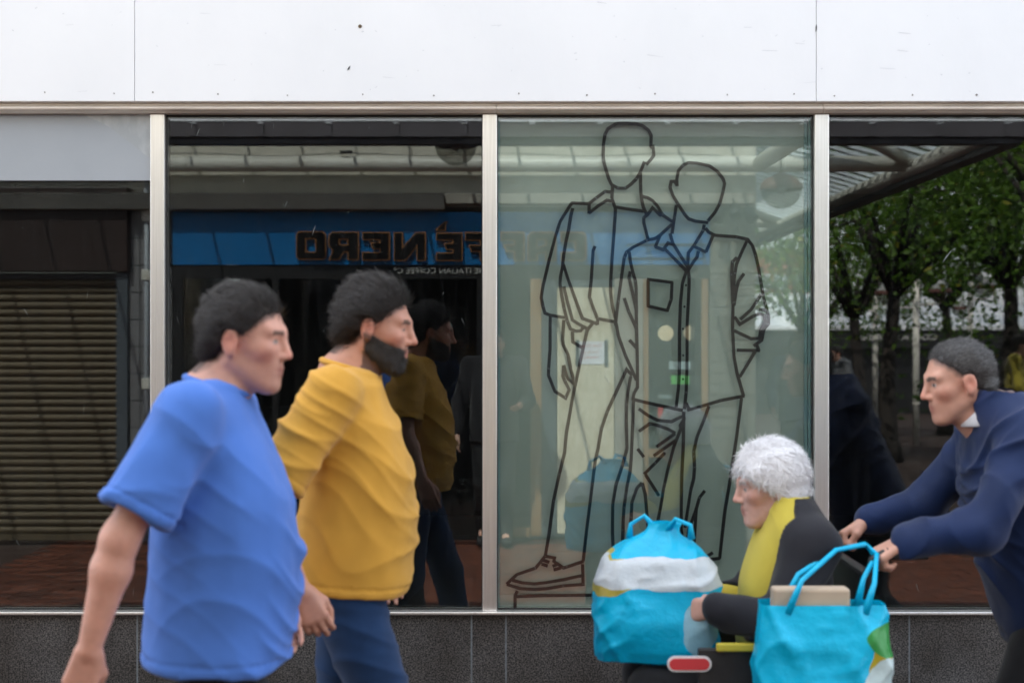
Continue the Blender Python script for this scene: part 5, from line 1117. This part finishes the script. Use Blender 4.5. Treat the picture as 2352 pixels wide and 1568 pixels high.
# ================================================================== SHOPPING BAGS
def bagmat(name, bands):
    m = bpy.data.materials.new(name); nt, b, out = nodes(m); L = nt.links.new
    t = nt.nodes.new('ShaderNodeTexCoord'); sp = nt.nodes.new('ShaderNodeSeparateXYZ'); L(t.outputs['Object'], sp.inputs[0]); n = nt.nodes.new('ShaderNodeTexNoise'); n.inputs['Scale'].default_value = 3.5; L(t.outputs['Object'], n.inputs['Vector'])
    wob = nt.nodes.new('ShaderNodeMath'); wob.operation = 'MULTIPLY_ADD'; wob.inputs[1].default_value = 1.6; wob.inputs[2].default_value = -.8; n.inputs['Scale'].default_value = 9; L(n.outputs['Fac'], wob.inputs[0])
    last = None; base = (.0, .58, .90, 1)
    for (cx, cz, rx, rz, col) in bands:          # printed ovals
        def m2(op, a, b_): q = nt.nodes.new('ShaderNodeMath'); q.operation = op; (L(a, q.inputs[0]) if not isinstance(a, float) else setattr(q.inputs[0], 'default_value', a)); (L(b_, q.inputs[1]) if not isinstance(b_, float) else setattr(q.inputs[1], 'default_value', b_)); return q.outputs[0]
        u = m2('DIVIDE', m2('SUBTRACT', sp.outputs['X'], float(cx)), float(rx)); v = m2('DIVIDE', m2('SUBTRACT', sp.outputs['Z'], float(cz)), float(rz))
        r_ = m2('ADD', m2('MULTIPLY', u, u), m2('MULTIPLY', v, v)); f = m2('LESS_THAN', m2('ADD', r_, wob.outputs[0]), 1.0)
        k = nt.nodes.new('ShaderNodeMix'); k.data_type = 'RGBA'; L(f, k.inputs['Factor']); k.inputs['B'].default_value = (*col, 1)
        if last is None: k.inputs['A'].default_value = base
        else: L(last, k.inputs['A'])
        last = k.outputs['Result']
    L(last, b.inputs['Base Color']); b.inputs['Roughness'].default_value = .32; b.inputs['Specular IOR Level'].default_value = .5
    tr = nt.nodes.new('ShaderNodeBsdfTranslucent'); L(last, tr.inputs[0]); ms = nt.nodes.new('ShaderNodeMixShader'); ms.inputs[0].default_value = .25; L(b.outputs[0], ms.inputs[1]); L(tr.outputs[0], ms.inputs[2]); L(ms.outputs[0], out.inputs['Surface'])
    bn = nt.nodes.new('ShaderNodeTexNoise'); bn.inputs['Scale'].default_value = 26; bn.inputs['Detail'].default_value = 6; L(t.outputs['Object'], bn.inputs['Vector']); bp = nt.nodes.new('ShaderNodeBump'); bp.inputs['Strength'].default_value = .5; bp.inputs['Distance'].default_value = .012; L(bn.outputs['Fac'], bp.inputs['Height']); L(bp.outputs[0], b.inputs['Normal'])
    return m
def bag(label, loc, w, dp_, secs, mat, seed, group, handles):
    o = thing('shopping_bag', label, 'bag', loc, 0, group); nU, nV = 72, 60; S_ = np.array(secs)
    zz = np.linspace(S_[0, 0], S_[-1, 0], nV); W_ = np.interp(zz, S_[:, 0], S_[:, 1]) * w / 2; D_ = np.interp(zz, S_[:, 0], S_[:, 2]) * dp_ / 2; CX = np.interp(zz, S_[:, 0], S_[:, 3]) if S_.shape[1] > 3 else zz * 0
    k5 = np.ones(5) / 5; sm5 = lambda v: np.convolve(np.pad(v, 2, mode='edge'), k5, 'valid'); W_, D_ = sm5(W_), sm5(D_)
    th = np.linspace(0, 2 * np.pi, nU, endpoint=False); e = .52
    cx = np.sign(np.cos(th)) * np.abs(np.cos(th)) ** e; sy = np.sign(np.sin(th)) * np.abs(np.sin(th)) ** e
    X = cx[None] * W_[:, None] + CX[:, None]; Y = sy[None] * D_[:, None]; Z = np.repeat(zz[:, None], nU, 1)
    cr_ = (1 - np.abs(np.sin(np.pi * (X * 6 + Z * 4 + 1.5 * noise3(X * 5, Y * 5, Z * 5, seed))))) ** 2 * .7 + (1 - np.abs(np.sin(np.pi * (X * -7 + Z * 8 + 1.8 * noise3(X * 6, Y * 6, Z * 6, seed + 1))))) ** 2 * .6 + .8 * noise3(X * 9, Y * 9, Z * 9, seed + 2)
    am = .018; X = X + np.cos(th)[None] * cr_ * am * .6; Y = Y + np.sin(th)[None] * cr_ * am; Z = Z + .006 * noise3(X * 8, Y * 8, Z * 8, seed + 3)
    V = np.stack([X, Y, Z], -1).reshape(-1, 3); i = np.arange(nV - 1)[:, None] * nU; j = np.arange(nU)[None]; j2 = (j + 1) % nU
    Q = np.stack([i + j, i + j2, i + nU + j2, i + nU + j], -1).reshape(-1, 4); V = np.concatenate([V, [[CX[0], 0, zz[0] - .004]]]); c = len(V) - 1
    cap = np.stack([np.full(nU, c), (np.arange(nU) + 1) % nU, np.arange(nU), np.full(nU, c)], -1)[:, :3]
    me = np_mesh('bag_body', V, Q); bm_ = bmesh.new(); bm_.from_mesh(me); bm_.verts.ensure_lookup_table()
    for a in range(nU): bm_.faces.new((bm_.verts[c], bm_.verts[(a + 1) % nU], bm_.verts[a])).smooth = True
    bm_.to_mesh(me); bm_.free(); link('bag_body', me, mat, o)
    for pts in handles: h_ = MB().tube(pts, [.012] + [.007] * (len(pts) - 2) + [.012], 8).build('handle', mat, o, True)
    return o
G_ = 'bright blue shopping bags on the wheelchair'
BM1 = bagmat('blue_carrier_print', [(-.30, .255, .30, .070, (.62, .50, .10)), (.02, .26, .42, .046, (.78, .83, .86)), (.12, .10, .06, .08, (.40, .68, .80))]); BM2 = bagmat('blue_bag_print', [(.215, .30, .10, .14, (.55, .42, .03)), (.175, .16, .11, .17, (.62, .74, .74)), (.20, .39, .09, .045, (.05, .35, .08))])
bag('full bright blue carrier bag with a white band on the lap of the seated person', (.425, -1.12, .665), .37, .25, [(0, .92, .85, 0), (.03, .98, .97, 0), (.12, 1.0, 1.0, 0), (.23, .98, .95, 0), (.29, .86, .8, .0), (.33, .62, .5, .01), (.36, .34, .28, .015), (.378, .20, .16, .02), (.40, .26, .16, .025)], BM1, 3, G_, [[(.03, -.02, .37), (.055, -.05, .415), (.095, -.07, .40), (.10, -.06, .36)], [(.01, .02, .37), (-.03, .03, .415), (-.07, .03, .39), (-.075, .02, .35)]])
bag('tall bright blue shopper bag hanging from the near push handle of the wheelchair', (.85, -1.425, .40), .37, .17, [(0, .84, .8, 0), (.03, .95, 1, 0), (.2, 1.0, 1.1, 0), (.38, .97, .9, 0), (.47, .93, .62, 0), (.485, .92, .6, 0)], BM2, 9, G_,
    [[(-.10, -.045, .46), (-.06, -.04, .55), (.06, .08, .615), (.165, .16, .618), (.18, .10, .60), (.14, -.03, .54), (.11, -.045, .46)], [(-.10, .045, .46), (-.05, .06, .55), (.07, .12, .61), (.165, .18, .618), (.18, .12, .59), (.13, .05, .54), (.11, .045, .46)]])
pk = thing('paper_parcel', 'buff paper parcel sticking out of the tall blue shopper bag', 'parcel', (.815, -1.425, .70)); m = MB().box(-.10, .11, -.03, .03, 0, .225).build('wrapping', pbr('buff_paper', (.55, .42, .30), .8, col2=(.45, .36, .27), vscale=8), pk, bevel=.008)
